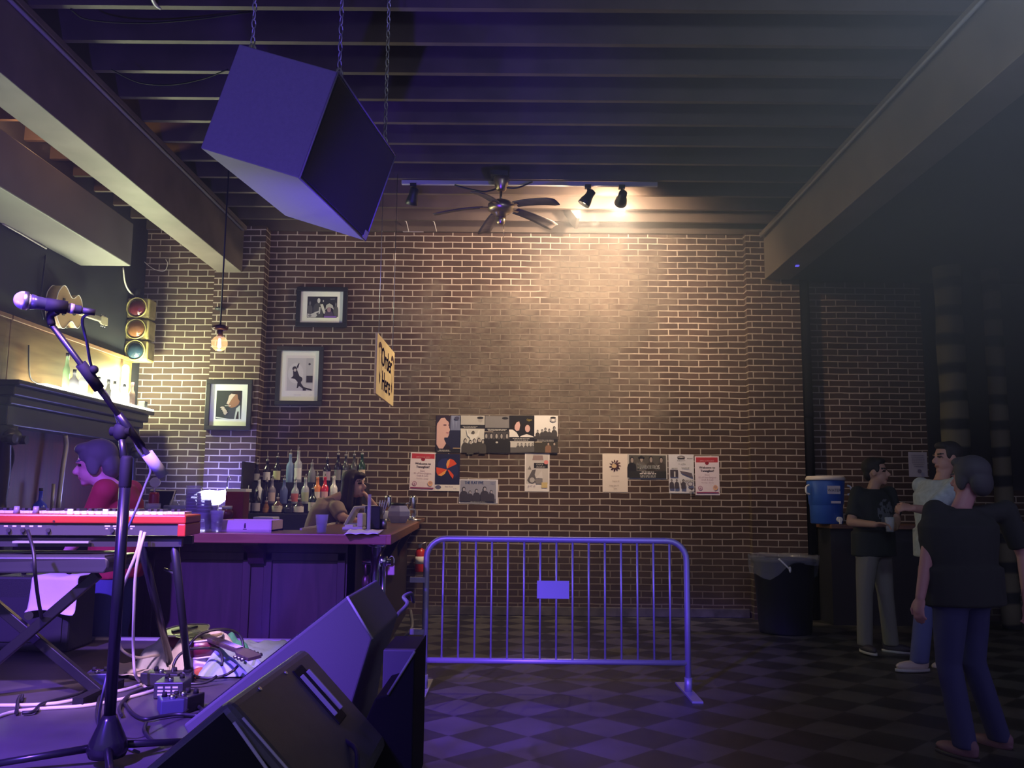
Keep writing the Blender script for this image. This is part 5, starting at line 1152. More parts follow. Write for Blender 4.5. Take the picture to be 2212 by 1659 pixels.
# ------------------------------------------------------------------ GUITAR, CLOTHES AND PEDALS ON THE STAGE FLOOR
def clothheap(name, label, px, rx, ry, h, colr, seed, tex=.3, grp=None, rot=0.):
    o = onz(px[0], px[1], ZS + .004); rr = random.Random(seed); ph = [rr.uniform(0, 6) for _ in range(8)]
    def fn(u, v):
        a_ = 2 * PI * v; rad = u; lob = 1 + .16 * math.sin(3 * a_ + ph[0]) + .1 * math.sin(5 * a_ + ph[1])
        x, y = rx * rad * lob * math.cos(a_), ry * rad * lob * math.sin(a_)
        x, y = x * math.cos(rot) - y * math.sin(rot), x * math.sin(rot) + y * math.cos(rot)
        n_ = noise.noise(V((x * 7 + seed, y * 7, seed))) + .5 * noise.noise(V((x * 17, y * 17 + seed, 1)))
        z = h * (max(0, 1 - rad ** 2.2) ** .7) * (1 + tex * 1.6 * n_)
        return o + V((x, y, max(z, 0) + .002))
    return tag(MB().grid(fn, 22, 44).build(name, mat(name + str(seed), colr, .85, bump=.3, bscale=40)), label, 'clothing', grp)
GC = 'clothes dropped on the stage'
clothheap('white_shirt', 'crumpled pinkish white shirt heaped under the guitar', (436, 1447), .17, .13, .15, (.78, .7, .7), 3, .4, GC)
clothheap('pale_shirt', 'pale blue-white shirt bunched left of the pinkish shirt', (372, 1446), .14, .12, .11, (.55, .55, .65), 5, .5, GC)
clothheap('teal_shirt', 'pale blue shirt on top of the pile right of the pinkish shirt', (492, 1454), .14, .11, .1, (.35, .45, .6), 8, .4, GC)
clothheap('green_scarf', 'green cloth tucked between the pile and the guitar neck', (505, 1436), .08, .08, .13, (.1, .4, .28), 11, .4, GC)
clothheap('light_blue_towel', 'light blue towel spread behind the guitar neck', (548, 1420), .19, .2, .06, (.38, .5, .66), 14, .5, GC)
def flatcloth(name, label, quad, colr, amp=.012):
    q = [onz(x, y, ZS + .006) for x, y in quad]
    fn = lambda u, v: q[0].lerp(q[1], u).lerp(q[3].lerp(q[2], u), v) + V((0, 0, amp * (1 + noise.noise(V((u * 4, v * 4, amp * 99))))))
    tag(MB().grid(fn, 14, 10).build(name, mat(name + '_m', colr, .85), solid=.004), label, 'clothing', GC)
flatcloth('pink_towel', 'flat pale pink towel spread left of the clothes pile', [(255, 1464), (355, 1468), (362, 1441), (250, 1437)], (.8, .68, .7))
flatcloth('white_towel', 'small white towel corner behind the pale pink towel', [(310, 1440), (352, 1442), (345, 1432), (315, 1431)], (.7, .66, .72), .009)
GZ = .67
gb = onz(380, 1353, GZ); ge = onz(541, 1413, GZ - .035)
d = (ge - gb).normalized(); zz_ = V((.05, -.22, 1)); zz_ = (zz_ - d * zz_.dot(d)).normalized(); yy_ = zz_.cross(d)
M = Matrix((d, yy_, zz_)).transposed().to_4x4(); sc = (ge - gb).length / .98
M = Matrix.Translation(gb - zz_ * .1 * sc) @ M @ Matrix.Scale(sc, 4)
make_guitar('lying_guitar', 'acoustic guitar with dark red sides lying on the clothes pile', M, mat('aged_spruce', (.3, .2, .1), .35), mat('dark_red_sides', (.12, .015, .03), .3), mat('dark_neck', (.06, .04, .04), .4), True, .15)

def pedal(px, py, w, dpt, h, colr, label, rot=0., prints=True):
    o = onz(px, py, ZS + .002); R_ = Matrix.Rotation(rot, 3, 'Z'); t = thing('effects_pedal', label, 'effects pedal', o, 'effects pedals on the stage floor')
    m_ = mat('pedal_%02x%02x%02x' % tuple(int(255 * c) for c in colr), colr, .4)
    b_ = MB().box(o + V((0, 0, h / 2)), (w, dpt, h), R_).build('housing', m_, t, bevel=.004)
    for k in (-1, 1): MB().cyl(o + R_ @ V((k * w * .25, dpt * .2, h)), o + R_ @ V((k * w * .25, dpt * .2, h + .016)), .01, .008, n=12).build('knob', RUBBER, t)
    MB().cyl(o + R_ @ V((0, -dpt * .28, h)), o + R_ @ V((0, -dpt * .28, h + .014)), .011, n=12).build('footswitch', CHROME, t)
    if prints:
        p_ = MB(); p_.m(mat('pedal_print', (.6, .6, .66), .5)); z = h * .5
        for i in range(3):
            for j in range(3): 
                x0 = -w * .36 + w * .25 * i; p_.poly([o + R_ @ V((x0, -dpt / 2 - .001, h * (.2 + .22 * j))), o + R_ @ V((x0 + w * .18, -dpt / 2 - .001, h * (.2 + .22 * j))), o + R_ @ V((x0 + w * .18, -dpt / 2 - .001, h * (.32 + .22 * j))), o + R_ @ V((x0, -dpt / 2 - .001, h * (.32 + .22 * j)))])
        p_.build('front_print', None, t, recalc=False)
pedal(372, 1502, .11, .12, .06, (.03, .03, .035), 'black pedal with bright printed lettering beside the stand leg', .1)
pedal(352, 1478, .16, .08, .05, (.02, .02, .022), 'wide black pedal behind the lettered one', -.1, False)
pedal(368, 1537, .08, .1, .05, (.05, .05, .12), 'small bluish pedal in front of the lettered one', .5, False)
pedal(405, 1533, .07, .1, .055, (.02, .02, .02), 'small black pedal at the right of the pedal group', -.3, False)
pedal(212, 1478, .09, .1, .05, (.03, .03, .1), 'blue-black pedal behind the microphone stand', .2, False)
tag(MB().box(onz(362, 1462, ZS + .03), (.2, .05, .045), Matrix.Rotation(.15, 3, 'Z')).build('power_strip', mat('strip_dark', (.03, .03, .03), .5), bevel=.005), 'black power strip behind the pedals', 'power strip')
o = onz(360, 1462, ZS)
tag(MB().cyl(at(374, 1450, 3.85), at(370, 1470, 3.8), .008).cyl(at(352, 1471, 3.8), at(392, 1466, 3.78), .006).build('silver_plug', mat('bright_metal', (.9, .9, .95), .15, 1.)), 'silver plugs standing on the power strip', 'plug')
clothheap('orange_strap', 'crumpled reddish strap beside the right stand leg', (425, 1462), .05, .04, .035, (.4, .1, .04), 21, .5)

# ------------------------------------------------------------------ CABLES
def floorc(pts, z=.006): return [onz(x, y, ZS + z) for x, y in pts]
jk1, jk2 = at(305, 1147, 3.42), at(313, 1150, 3.42)
tag(MB().tube([jk1, at(296, 1190, 3.4), at(276, 1240, 3.42), at(258, 1290, 3.5), at(252, 1345, 3.6), at(258, 1392, 3.7)] + [at(272, 1411, 3.75), at(300, 1421, 3.85), at(335, 1416, 3.95), at(358, 1420, 4.0), at(372, 1450, 3.9)], .006, 8, 5).build('keyboard_cable', CABLEW), 'pale cable looping from the red keyboard round to the pedals', 'cable')
tag(MB().tube([jk2, at(303, 1185, 3.4), at(293, 1240, 3.42), at(289, 1330, 3.5), at(288, 1400, 3.6), at(292, 1455, 3.62)] + floorc([(305, 1476), (318, 1488)]), .006, 8, 5).build('keyboard_cable', CABLEW), 'pale cable hanging straight down from the red keyboard', 'cable')
tag(MB().tube(floorc([(-10, 1524), (60, 1523), (130, 1518), (200, 1503), (270, 1490), (310, 1477), (335, 1470)]), .007, 8, 5).build('floor_cable', CABLEW), 'upper of two pale cables running across the stage floor', 'cable')
tag(MB().tube(floorc([(-10, 1550), (30, 1538), (90, 1531), (180, 1525), (250, 1513), (305, 1500), (345, 1488)]), .007, 8, 5).build('floor_cable', CABLEW), 'lower of two pale cables running across the stage floor', 'cable')
cbl = [([(60, 1146, 3.2), (72, 1190, 3.15), (76, 1240, 3.15), (82, 1290, 3.3), (90, 1335, 3.4)], None, 'dark cable hanging from the left of the red keyboard'),
       (None, [(35, 1540), (40, 1510), (48, 1502), (46, 1512)], 'short dark curl of cable crossing the pale floor cables at left'),
       (None, [(48, 1540), (72, 1537), (88, 1522), (110, 1514), (165, 1500), (185, 1490), (205, 1470)], 'black cable snaking along the pale floor cables'),
       (None, [(216, 1572), (209, 1545), (214, 1510), (222, 1495)], 'black cable rising beside the microphone stand pole'),
       (None, [(262, 1545), (258, 1528), (275, 1505), (300, 1492), (330, 1484)], 'black cable looped right of the microphone stand'),
       (None, [(270, 1520), (285, 1540), (312, 1553), (345, 1548), (385, 1543), (430, 1546)], 'black cable curving in front of the pedals'),
       (None, [(315, 1562), (312, 1580), (332, 1602), (350, 1604)], 'black cable bending towards the right tripod leg'),
       (None, [(268, 1457), (290, 1452), (330, 1455), (352, 1464), (330, 1470), (280, 1462)], 'black cable ring lying on the pale pink towel'),
       (None, [(395, 1543), (420, 1522), (440, 1535), (452, 1522)], 'short black cable right of the pedal group')]
for A_, F_, lb in cbl:
    pts = [at(*p) for p in A_] if A_ else floorc(F_, .012)
    tag(MB().tube(pts, .0065, 8, 6).build('floor_cable' if F_ else 'keyboard_cable', CABLEB), lb, 'cable')
o = onz(462, 1460, ZS + .01)
for k, (dx, dy, r, ti, lb) in enumerate(((.0, .0, .12, .9, 'larger upright loop of black cable beside the clothes pile'), (-.03, -.12, .1, .7, 'smaller loop of black cable in front of the larger one'))):
    R_ = Matrix.Rotation(ti, 3, 'X'); c_ = o + V((dx, dy, r * math.sin(ti)))
    tag(MB().tube([c_ + R_ @ V((r * math.cos(a_), r * math.sin(a_), .01 * math.sin(3 * a_))) for a_ in [2 * PI * j / 28 for j in range(27)]], .006, 8).build('cable_loop', CABLEB), lb, 'cable')
# ------------------------------------------------------------------ PEOPLE
def person(label, base, face, scale=1., head=None, lean=V((0, 0, 0)), pose=None, skin=(.5, .3, .22), hairc=(.03, .022, .018), shirt=None, pants=None, shoes=None, hair='short', sleeve=.5, beard=None, build=1., look=None, shirt_len=.93, legs=True, print_c=None):
    """base: ground point between the feet; face: unit vector the body faces"""
    t = thing('person', label, 'person', base)
    f = V((face.x, face.y, 0)).normalized(); r = V((f.y, -f.x, 0)); up = V((0, 0, 1)); s = scale
    def B(x, y, z): return base + (r * x + f * y + up * z) * s      # x to the person's right, y forward
    pose = pose or {}
    def J(k, d):
        v = pose.get(k, d); return v if isinstance(v, V) else B(*v)
    pel = B(0, 0, .95) + lean * .35; ch = B(0, .0, 1.40) + lean
    nk = J('neck', tuple(( (ch + up * .08 * s) - base).dot(a) / s for a in (r, f, up)))
    hd = J('head', (0, .05, 1.64)) if 'head' in pose else nk + (up * .165 + f * .035) * s
    lf = (look or f).normalized(); lr = lf.cross(up).normalized(); lu = lr.cross(lf)
    HR = Matrix((lr, lf, lu)).transposed()
    Hh = lambda x, y, z: hd + HR @ V((x, y, z)) * s
    sh = {1: J('shR', (.185 * build, 0, 1.41)) + lean * (0 if 'shR' in pose else 1), -1: J('shL', (-.185 * build, 0, 1.41)) + lean * (0 if 'shL' in pose else 1)}
    el = {1: J('elR', (.25, -.03, 1.12)), -1: J('elL', (-.25, -.03, 1.12))}
    wr = {1: J('wrR', (.27, .05, .88)), -1: J('wrL', (-.27, .05, .88))}
    hip = {1: pel + r * .09 * s, -1: pel - r * .09 * s}
    kn = {1: J('knR', (.105, .03, .5)), -1: J('knL', (-.105, .03, .5))}
    an = {1: J('anR', (.12, -.02, .085)), -1: J('anL', (-.12, -.02, .085))}
    b = MB(); g_ = .008 * s
    # trunk
    def trunk(b, k, z0=None, arms=True):
        secs = []
        side = (sh[1] - sh[-1]).normalized(); w = build
        ax_ = [(pel - up * .1 * s, .155 * w, .1), (pel, .165 * w, .115 * w), (pel.lerp(ch, .3), .15 * w, .115 * w), (pel.lerp(ch, .6), .165 * w, .12 * w), (pel.lerp(ch, .88), .175 * w, .115 * w), (ch, .15 * w, .09), (ch + up * .05 * s, .085, .07)]
        if z0 is not None: ax_ = ax_[z0:]
        for c, a, d in ax_:
            fd = side.cross(up) * -1
            secs.append((c, side * (a + k) * s, fd * (d + k) * s))
        b.loft(secs, 20)
    trunk(b, -.012)
    b.cap(ch, hd - up * .06 * s, .056 * s, .052 * s)
    # head
    b.ell(Hh(0, -.012, .022), (.076 * s, .096 * s, .1 * s), HR, 20, 14)
    b.ell(Hh(0, .022, -.045), (.058 * s, .068 * s, .072 * s), HR, 18, 12)
    b.ell(Hh(0, .066, -.095), (.026 * s, .022 * s, .02 * s), HR)
    b.cyl(Hh(0, .082, .012), Hh(0, .113, -.03), .009 * s, .0155 * s, 10); b.ell(Hh(0, .104, -.033), (.019 * s, .014 * s, .011 * s), HR)
    b.ell(Hh(0, .086, -.064), (.025 * s, .012 * s, .009 * s), HR)
    for e in (-1, 1):
        b.ell(Hh(.032 * e, .08, .026), (.024 * s, .012 * s, .009 * s), HR)
        b.ell(Hh(.077 * e, -.012, -.008), (.009 * s, .022 * s, .033 * s), HR)
        # arm
        b.cap(sh[e], el[e], .05 * s, .041 * s); b.cap(el[e], wr[e], .042 * s, .028 * s)
        d = pose.get('hdR' if e == 1 else 'hdL', (wr[e] - el[e]).normalized()).normalized()
        nrm = pose.get('pnR' if e == 1 else 'pnL', -r * e); nrm = (nrm - d * nrm.dot(d)).normalized(); sd = d.cross(nrm)      # nrm: palm side
        cu = pose.get('curlR' if e == 1 else 'curlL', .35); th = pose.get('thR' if e == 1 else 'thL', 1)
        w0 = wr[e]; PR = Matrix((sd, d, nrm)).transposed()
        b.ell(w0 + d * .048 * s, (.042 * s, .056 * s, .018 * s), PR, 14, 8)
        for q, (off, L) in enumerate(((-.03, .068), (-.01, .078), (.01, .074), (.029, .058))):
            p0 = w0 + (d * .082 + sd * off) * s; a1 = cu * 1.0; p1 = p0 + (d * math.cos(a1) + nrm * math.sin(a1)) * L * .5 * s
            a2 = cu * 2.1 + .08 * q; p2 = p1 + (d * math.cos(a2) + nrm * math.sin(a2)) * L * .5 * s
            b.cap(p0 - d * .02 * s, p1, .0095 * s, .009 * s, 8); b.cap(p1, p2, .009 * s, .0075 * s, 8)
        p0 = w0 + (d * .03 - sd * .035 * th) * s; p1 = p0 + (d * .035 - sd * .022 * th + nrm * .012) * s; p2 = p1 + (d * .028 + nrm * .014) * s
        b.cap(w0 + (d * .015 - sd * .012 * th) * s, p0, .016 * s, .012 * s, 8); b.cap(p0, p1, .011 * s, .01 * s, 8); b.cap(p1, p2, .01 * s, .008 * s, 8)
        # leg
        b.cap(hip[e] - up * .02 * s, kn[e], .082 * s, .054 * s); b.cap(kn[e], an[e], .052 * s, .036 * s)
        fd = pose.get('ftR' if e == 1 else 'ftL', f); b.cap(an[e] - up * .035 * s, an[e] + fd * .12 * s - up * .05 * s, .036 * s, .03 * s)
    SK = mat('skin_%02x%02x%02x' % tuple(int(255 * c) for c in skin), skin, .55)
    ob = b.build('body', SK, t, remesh=g_, smooth_it=2)
    # eyes, brows and lips as material patches on the face
    me = ob.data; me.materials.append(mat('eye_dark', (.02, .016, .015), .3)); me.materials.append(mat('lip_%02x' % int(255 * skin[0]), (skin[0] * .75, skin[1] * .5, skin[2] * .5), .5)); me.materials.append(mat('hair_%02x%02x%02x' % tuple(int(255 * c) for c in hairc), hairc, .7))
    HI = HR.transposed()
    for p in me.polygons:
        q = HI @ (p.center - hd) / s
        if q.y > .05:
            if abs(abs(q.x) - .032) < .016 and abs(q.z - .008) < .007: p.material_index = 1
            elif abs(q.x) < .026 and abs(q.z + .064) < .008 and q.y > .07: p.material_index = 2
            elif abs(abs(q.x) - .034) < .02 and abs(q.z - .031) < .006: p.material_index = 3
        if beard and q.y > .0 and q.z < -.05 and q.z > -.13 and not (abs(q.x) < .026 and abs(q.z + .064) < .008): p.material_index = 3
    # hair
    HM = me.materials[3]; hb = MB()
    if hair == 'short':
        hb.ell(Hh(0, -.034, .05), (.086 * s, .098 * s, .09 * s), HR, 20, 14); hb.ell(Hh(0, .03, .098), (.066 * s, .055 * s, .034 * s), HR); hb.ell(Hh(0, -.07, -.01), (.07 * s, .045 * s, .07 * s), HR)
        for e in (-1, 1): hb.ell(Hh(.068 * e, .015, .03), (.014 * s, .025 * s, .04 * s), HR)
    elif hair == 'grey':
        hb.ell(Hh(0, -.03, .05), (.094 * s, .108 * s, .094 * s), HR, 20, 14); hb.ell(Hh(0, .035, .1), (.07 * s, .06 * s, .036 * s), HR); hb.ell(Hh(0, -.085, -.02), (.082 * s, .055 * s, .085 * s), HR)
        for e in (-1, 1): hb.ell(Hh(.074 * e, -.005, .0), (.018 * s, .04 * s, .07 * s), HR)
    else:
        hb.ell(Hh(0, -.03, .05), (.09 * s, .102 * s, .09 * s), HR, 20, 14); hb.ell(Hh(0, .06, .082), (.07 * s, .045 * s, .032 * s), HR, 16, 10)
        hb.loft([(Hh(0, -.03, .05), HR @ V((.088, 0, 0)) * s, HR @ V((0, .09, 0)) * s), (Hh(0, -.06, -.08), HR @ V((.09, 0, 0)) * s, HR @ V((0, .075, 0)) * s), (Hh(0, -.075, -.22), HR @ V((.1, 0, 0)) * s, HR @ V((0, .06, 0)) * s), (Hh(0, -.07, -.36), HR @ V((.075, 0, 0)) * s, HR @ V((0, .045, 0)) * s)], 20)
        for e in (-1, 1): hb.cap(Hh(.075 * e, .02, .05), Hh(.085 * e, .0, -.2), .024 * s, .03 * s)
    hb.build('hair', HM, t, remesh=.008 * s, smooth_it=3)
    # shirt
    sb = MB(); trunk(sb, .016, 1)
    side = (sh[1] - sh[-1]).normalized(); hem = pel + up * (shirt_len - .95 - .02) * s; fd = side.cross(up) * -1
    sb.loft([(hem - up * .06 * s, side * .195 * build * s, fd * .145 * build * s), (pel + up * .12 * s, side * .19 * build * s, fd * .142 * build * s)], 20)
    for e in (-1, 1):
        mid = sh[e].lerp(el[e], sleeve * 1.6 if sleeve < .62 else 1)
        sb.ell(sh[e], (.072 * s,) * 3); sb.cyl(sh[e], mid, .07 * s, .064 * s, 16)
        if sleeve >= .62: sb.ell(el[e], (.06 * s,) * 3); sb.cyl(el[e], el[e].lerp(wr[e], (sleeve - .5) * 2), .058 * s, .05 * s, 16)
        sb.cyl(sh[e], ch, .062 * s, .05 * s)
    sob = sb.build('shirt', shirt, t, remesh=.011 * s, smooth_it=3)
    if print_c:
        pc = ch.lerp(pel, .35); sob.data.materials.append(print_c)
        for p in sob.data.polygons:
            q = p.center - pc; a = q.dot(side) / s; c = q.z / s
            if q.dot(f) > .05 and ((a + .03) / .1) ** 2 + (c / .12) ** 2 < 1 and noise.noise(p.center * 34) > -.12: p.material_index = 1
    if pants:
        pb = MB(); trunk(pb, .012); pb = MB()
        pb.loft([(pel + up * .06 * s, side * .168 * build * s, fd * .122 * build * s), (pel - up * .02 * s, side * .178 * build * s, fd * .13 * build * s), (pel - up * .11 * s, side * .172 * s * build, fd * .118 * s)], 20)
        for e in (-1, 1):
            h0 = hip[e]; pb.loft([(h0 - up * .02 * s, side * .098 * s, fd * .112 * s), (h0.lerp(kn[e], .5), side * .088 * s, fd * .096 * s), (kn[e], side * .07 * s, fd * .074 * s)], 16)
            pb.ell(kn[e], (.071 * s, .074 * s, .07 * s)); dn = an[e] - up * .025 * s
            pb.loft([(kn[e], side * .07 * s, fd * .073 * s), (kn[e].lerp(dn, .5), side * .066 * s, fd * .072 * s), (dn, side * .062 * s, fd * .072 * s)], 16)
        pb.build('trousers', pants, t, remesh=.011 * s, smooth_it=2)
    if shoes:
        for e in (-1, 1):
            fd = pose.get('ftR' if e == 1 else 'ftL', f).normalized(); a_ = an[e]; gz = a_.z - .085 * s
            o = V((a_.x, a_.y, gz)); rr_ = V((fd.y, -fd.x, 0)); SR = Matrix((rr_, fd, up)).transposed()
            x = MB(); x.ell(o + fd * .055 * s + up * .04 * s, (.046 * s, .135 * s, .04 * s), SR, 16, 10); x.ell(o - fd * .02 * s + up * .07 * s, (.042 * s, .06 * s, .055 * s), SR)
            so = x.build('shoe', shoes[0], t, remesh=.008 * s, smooth_it=2)
            MB().loft([(o + fd * .055 * s + up * .001, rr_ * .046 * s, fd * .14 * s), (o + fd * .055 * s + up * .022 * s, rr_ * .047 * s, fd * .14 * s)], 20).build('sole', shoes[1], so)
    return t

TEE = mat('black_tee', (.022, .026, .026), .85)
# man in the black T-shirt by the ledge counter, holding a cup
bs = onz(1890, 1404, 0); bs.y = 7.75; bs.x = at(1890, 1250, 7.75).x
fc_ = V((.62, -.78, 0)).normalized()
cupc = at(1922, 1133, 7.42)
man_r = V((fc_.y, -fc_.x, 0))
sR, eR = at(1853, 1066, 7.72), at(1838, 1128, 7.66); wR = at(1890, 1133, 7.47)
sL, eL = at(1920, 1066, 7.85), at(1936, 1125, 7.74); wL = at(1934, 1140, 7.55)
person('man in a black T-shirt and khaki trousers holding a cup by the ledge counter', bs, fc_, .955, skin=(.5, .29, .2), hairc=(.018, .014, .013), shirt=TEE, pants=mat('khaki_trousers', (.2, .185, .165), .85, bump=.3, bscale=25), shoes=(mat('dark_sneaker', (.05, .04, .06), .6), mat('white_sole', (.5, .48, .48), .6)),
       pose={'shR': sR, 'elR': eR, 'wrR': wR, 'shL': sL, 'elL': eL, 'wrL': wL, 'hdR': (cupc - wR), 'pnR': V((.3, -.2, -.1)) , 'curlR': .5, 'hdL': (cupc - wL), 'pnL': V((-1, .0, .2)), 'curlL': .55, 'head': at(1893, 1020, 7.72),
             'anR': at(1868, 1388, 7.7) * 1, 'anL': at(1925, 1388, 7.78), 'knR': at(1868, 1280, 7.68), 'knL': at(1912, 1280, 7.74), 'ftR': V((.1, -1, 0)), 'ftL': V((.8, -.6, 0))},
       look=V((.85, -.5, .02)), print_c=mat('shirt_print', (.14, .15, .17), .8), build=1.12)
MB_ = MB().lathe([(.03, -.06), (.04, .06), (.037, .06), (.028, -.055)], cupc, n=18)
tag(MB_.build('held_cup', GLASSY), "clear cup held in front of the black T-shirt man's waist", 'cup')

# man in the pale blue shirt, in profile facing left
Yp = 7.0
bs = V((at(2048, 1430, Yp).x, Yp, 0)); fl = V((-1, -.12, 0)).normalized()
person('man in a pale blue shirt and jeans in profile, one hand raised', bs, fl, 1.0, skin=(.5, .27, .2), hairc=(.03, .025, .025), shirt=mat('pale_blue_shirt', (.42, .47, .5), .85, var=.15, vscale=30), pants=mat('blue_jeans', (.1, .11, .3), .85), shoes=(mat('pink_white_sneaker', (.6, .48, .45), .6), mat('white_sole', (.5, .48, .48))), sleeve=.6,
       pose={'head': at(2044, 990, Yp), 'elL': at(2008, 1103, Yp - .26), 'wrL': at(1984, 1098, Yp - .42) + V((-.04, 0, 0)), 'hdL': V((-1, 0, .12)), 'pnL': V((0, .5, -.6)), 'curlL': .75, 'elR': at(2050, 1150, Yp + .22), 'wrR': at(2030, 1215, Yp + .2),
             'anL': at(1985, 1425, Yp - .1), 'anR': at(2060, 1425, Yp + .12), 'knL': at(1998, 1300, Yp - .1), 'knR': at(2035, 1300, Yp + .1)}, build=1.32)
# big person in black, close to us, seen from behind, walking away to the left
Yn = 4.75
bs = V((at(2095, 1600, Yn).x, Yn, 0)); fb = V((-.45, .9, 0)).normalized()
person('heavy-set person in a black shirt and blue jeans walking past at the right', bs, fb, .9, skin=(.42, .2, .22), hairc=(.05, .045, .06), shirt=mat('black_shirt', (.022, .022, .026), .9), pants=mat('dark_jeans', (.035, .035, .13), .85), shoes=(mat('dark_pink_shoe', (.2, .1, .14), .6), mat('dark_sole', (.05, .04, .05), .6)), build=1.32, sleeve=.5, hair='grey',
       pose={'elL': at(2005, 1190, Yn - .02), 'wrL': at(1988, 1290, Yn - .1), 'curlL': .5, 'elR': at(2212, 1200, Yn + .1), 'wrR': at(2220, 1300, Yn), 'anL': at(2085, 1606, Yn - .12), 'anR': at(2160, 1590, Yn + .1), 'head': at(2092, 1035, Yn + .02), 'shL': at(2020, 1105, Yn), 'shR': at(2172, 1105, Yn + .08)}, lean=V((0, 0, -.06)))
# man in the red shirt passing between stage and bar
Ym = 5.08
bs = V((at(242, 1380, Ym).x, Ym, 0)); fr_ = V((-1, -.05, 0)).normalized()
person('grey-haired man in a red shirt leaning forward behind the keyboards', bs, fr_, 1.0, skin=(.72, .3, .38), hairc=(.11, .105, .12), shirt=mat('red_shirt', (.35, .02, .035), .8), pants=mat('worker_jeans', (.06, .07, .2), .85), shoes=(BLACK, RUBBER), hair='grey',
       pose={'head': at(204, 1003, Ym), 'neck': at(226, 1058, Ym), 'elL': at(190, 1145, Ym - .12), 'wrL': at(150, 1186, Ym - .1), 'elR': at(245, 1140, Ym + .1), 'wrR': at(225, 1200, Ym + .12), 'pnL': V((0, 0, -1))}, lean=V((-.02, 0, -.12)), look=V((-1, -.25, -.22)), build=1.0)
# bartender leaning on the side of the bar
Yl = 7.62
bs = V((-1.78, Yl, 0)); fw_ = V((1, -.12, 0)).normalized()
hdp = at(766, 1047, Yl)
shr, shl = at(728, 1098, Yl - .17), at(744, 1094, Yl + .16)
person('dark-haired woman bartender in a taupe top resting her chin on her hand', bs, fw_, .94, skin=(.55, .33, .27), hairc=(.022, .015, .013), shirt=mat('taupe_top', (.3, .22, .18), .85), pants=mat('black_trousers', (.02, .02, .02), .8), shoes=(BLACK, RUBBER), hair='long', sleeve=.5,
       pose={'head': hdp, 'neck': hdp + V((-.07, 0, -.14)), 'shR': shr, 'shL': shl, 'elR': V((shr.x + .06, Yl - .24, BZ + .05)), 'wrR': at(775, 1127, Yl - .32), 'hdR': V((1, .1, 0)), 'pnR': V((0, 0, -1)), 'curlR': .3,
             'elL': V((hdp.x + .22, Yl + .1, BZ + .055)), 'wrL': hdp + V((.135, -.01, -.13)), 'hdL': V((-.45, -.05, .6)), 'pnL': V((-.6, -.1, -.4)), 'curlL': .8}, lean=V((.16, 0, -.1)), look=V((.93, -.32, .02)), shirt_len=.93)
# ------------------------------------------------------------------ LIGHT
def lamp(kind, name, loc, energy, col, target=None, size=.1, angle=60, blend=.5, sy=None, spread=None):
    d = bpy.data.lights.new(name, kind); d.energy = energy; d.color = col
    if kind == 'SPOT': d.spot_size = math.radians(angle); d.spot_blend = blend; d.shadow_soft_size = size
    elif kind == 'POINT': d.shadow_soft_size = size
    else:
        d.size = size
        if sy: d.shape = 'RECTANGLE'; d.size_y = sy
        if spread: d.spread = math.radians(spread)
    o = bpy.data.objects.new(name, d); COL.objects.link(o); o.location = loc
    if target is not None: o.rotation_euler = (V(target) - V(loc)).to_track_quat('-Z', 'Y').to_euler()
    return o
WARM = (1, .74, .48)
lamp('SPOT', 'track_spot_right', hd1 + d1 * .09, 600, WARM, AIM1, .03, 150, 1)
lamp('SPOT', 'track_spot_middle', hd2 + d2 * .09, 260, WARM, V((-.5, 8.3, 2.3)), .03, 110, 1)
sx_ = at(1308, 410, 8.3).x
lamp('SPOT', 'track_spill', (sx_ - .1, 8.3, 3.93), 200, WARM, (sx_ - .4, 8.95, 4.5), .04, 140, .5)  # added spot without a fixture, stands in for the bulbs' spill on the joists
# shelf glow on the back bar
lamp('POINT', 'shelf_lamp_light', (lp.x + .12, lp.y, 2.5), 95, (.88, 1, .5), None, .06)
lamp('AREA', 'shelf_strip_light', (-4.06, 8.6, 2.23), 34, (.92, 1, .62), (-4.06 + .25, 8.6, 4), .1, sy=2.1)
lamp('POINT', 'pendant_light', pb + V((0, 0, -.1)), 7, (1, .65, .35), None, .04)
lamp('POINT', 'work_light', bl + V((0, .12, .06)), 24, (.06, .04, 1), None, .06)
# warm lamp over the duct, out of sight behind it
lamp('POINT', 'loft_lamp', (-3.9, 6.9, 4.15), 26, (1, .55, .25), None, .05)
# stage lights
BLUE = (.1, .035, 1)
lamp('SPOT', 'stage_blue', (-2.6, -.9, 3.6), 3100, BLUE, (.3, 5.8, .3), .08, 18, .6)
lamp('SPOT', 'monitor_blue', (-2.6, -.9, 3.6), 820, BLUE, (-.7, 2.9, .75), .08, 24, .6)
lamp('SPOT', 'speaker_uplight', (-.9, 3.2, .75), 620, BLUE, (-.78, 5.25, 3.0), .04, 46, .9)
lamp('SPOT', 'ceiling_uplight', (-2.3, .6, .9), 460, BLUE, (-1.8, 4.7, 4.2), .05, 66, .9)
lamp('SPOT', 'stage_violet', (-2.4, .2, 3.9), 3800, (.24, .1, 1), (-2.0, 3.3, .5), .08, 54, .9)
lamp('SPOT', 'stage_pink', (-.8, .4, 3.9), 1200, (1, .62, .85), (-1.62, 3.95, .5), .08, 17, .8)
lamp('SPOT', 'floor_pool', (-.6, .2, 3.9), 300, BLUE, (.12, 4.75, 0), .05, 20, .6)
lamp('SPOT', 'haze_light', (1.6, 2.2, 3.3), 150, (.6, .74, 1), (2.9, 5.5, 4.5), .12, 150, 1)  # unseen spot added to light the haze at the upper right
lamp('SPOT', 'bar_lamp', (-4.1, 6.6, 1.7), 140, (.85, 1, .62), (-2.2, 5.6, 3.6), .1, 120, 1)
w = bpy.data.worlds.new('world'); S.world = w; w.use_nodes = True
w.node_tree.nodes['Background'].inputs[0].default_value = (.25, .23, .43, 1); w.node_tree.nodes['Background'].inputs[1].default_value = 1.
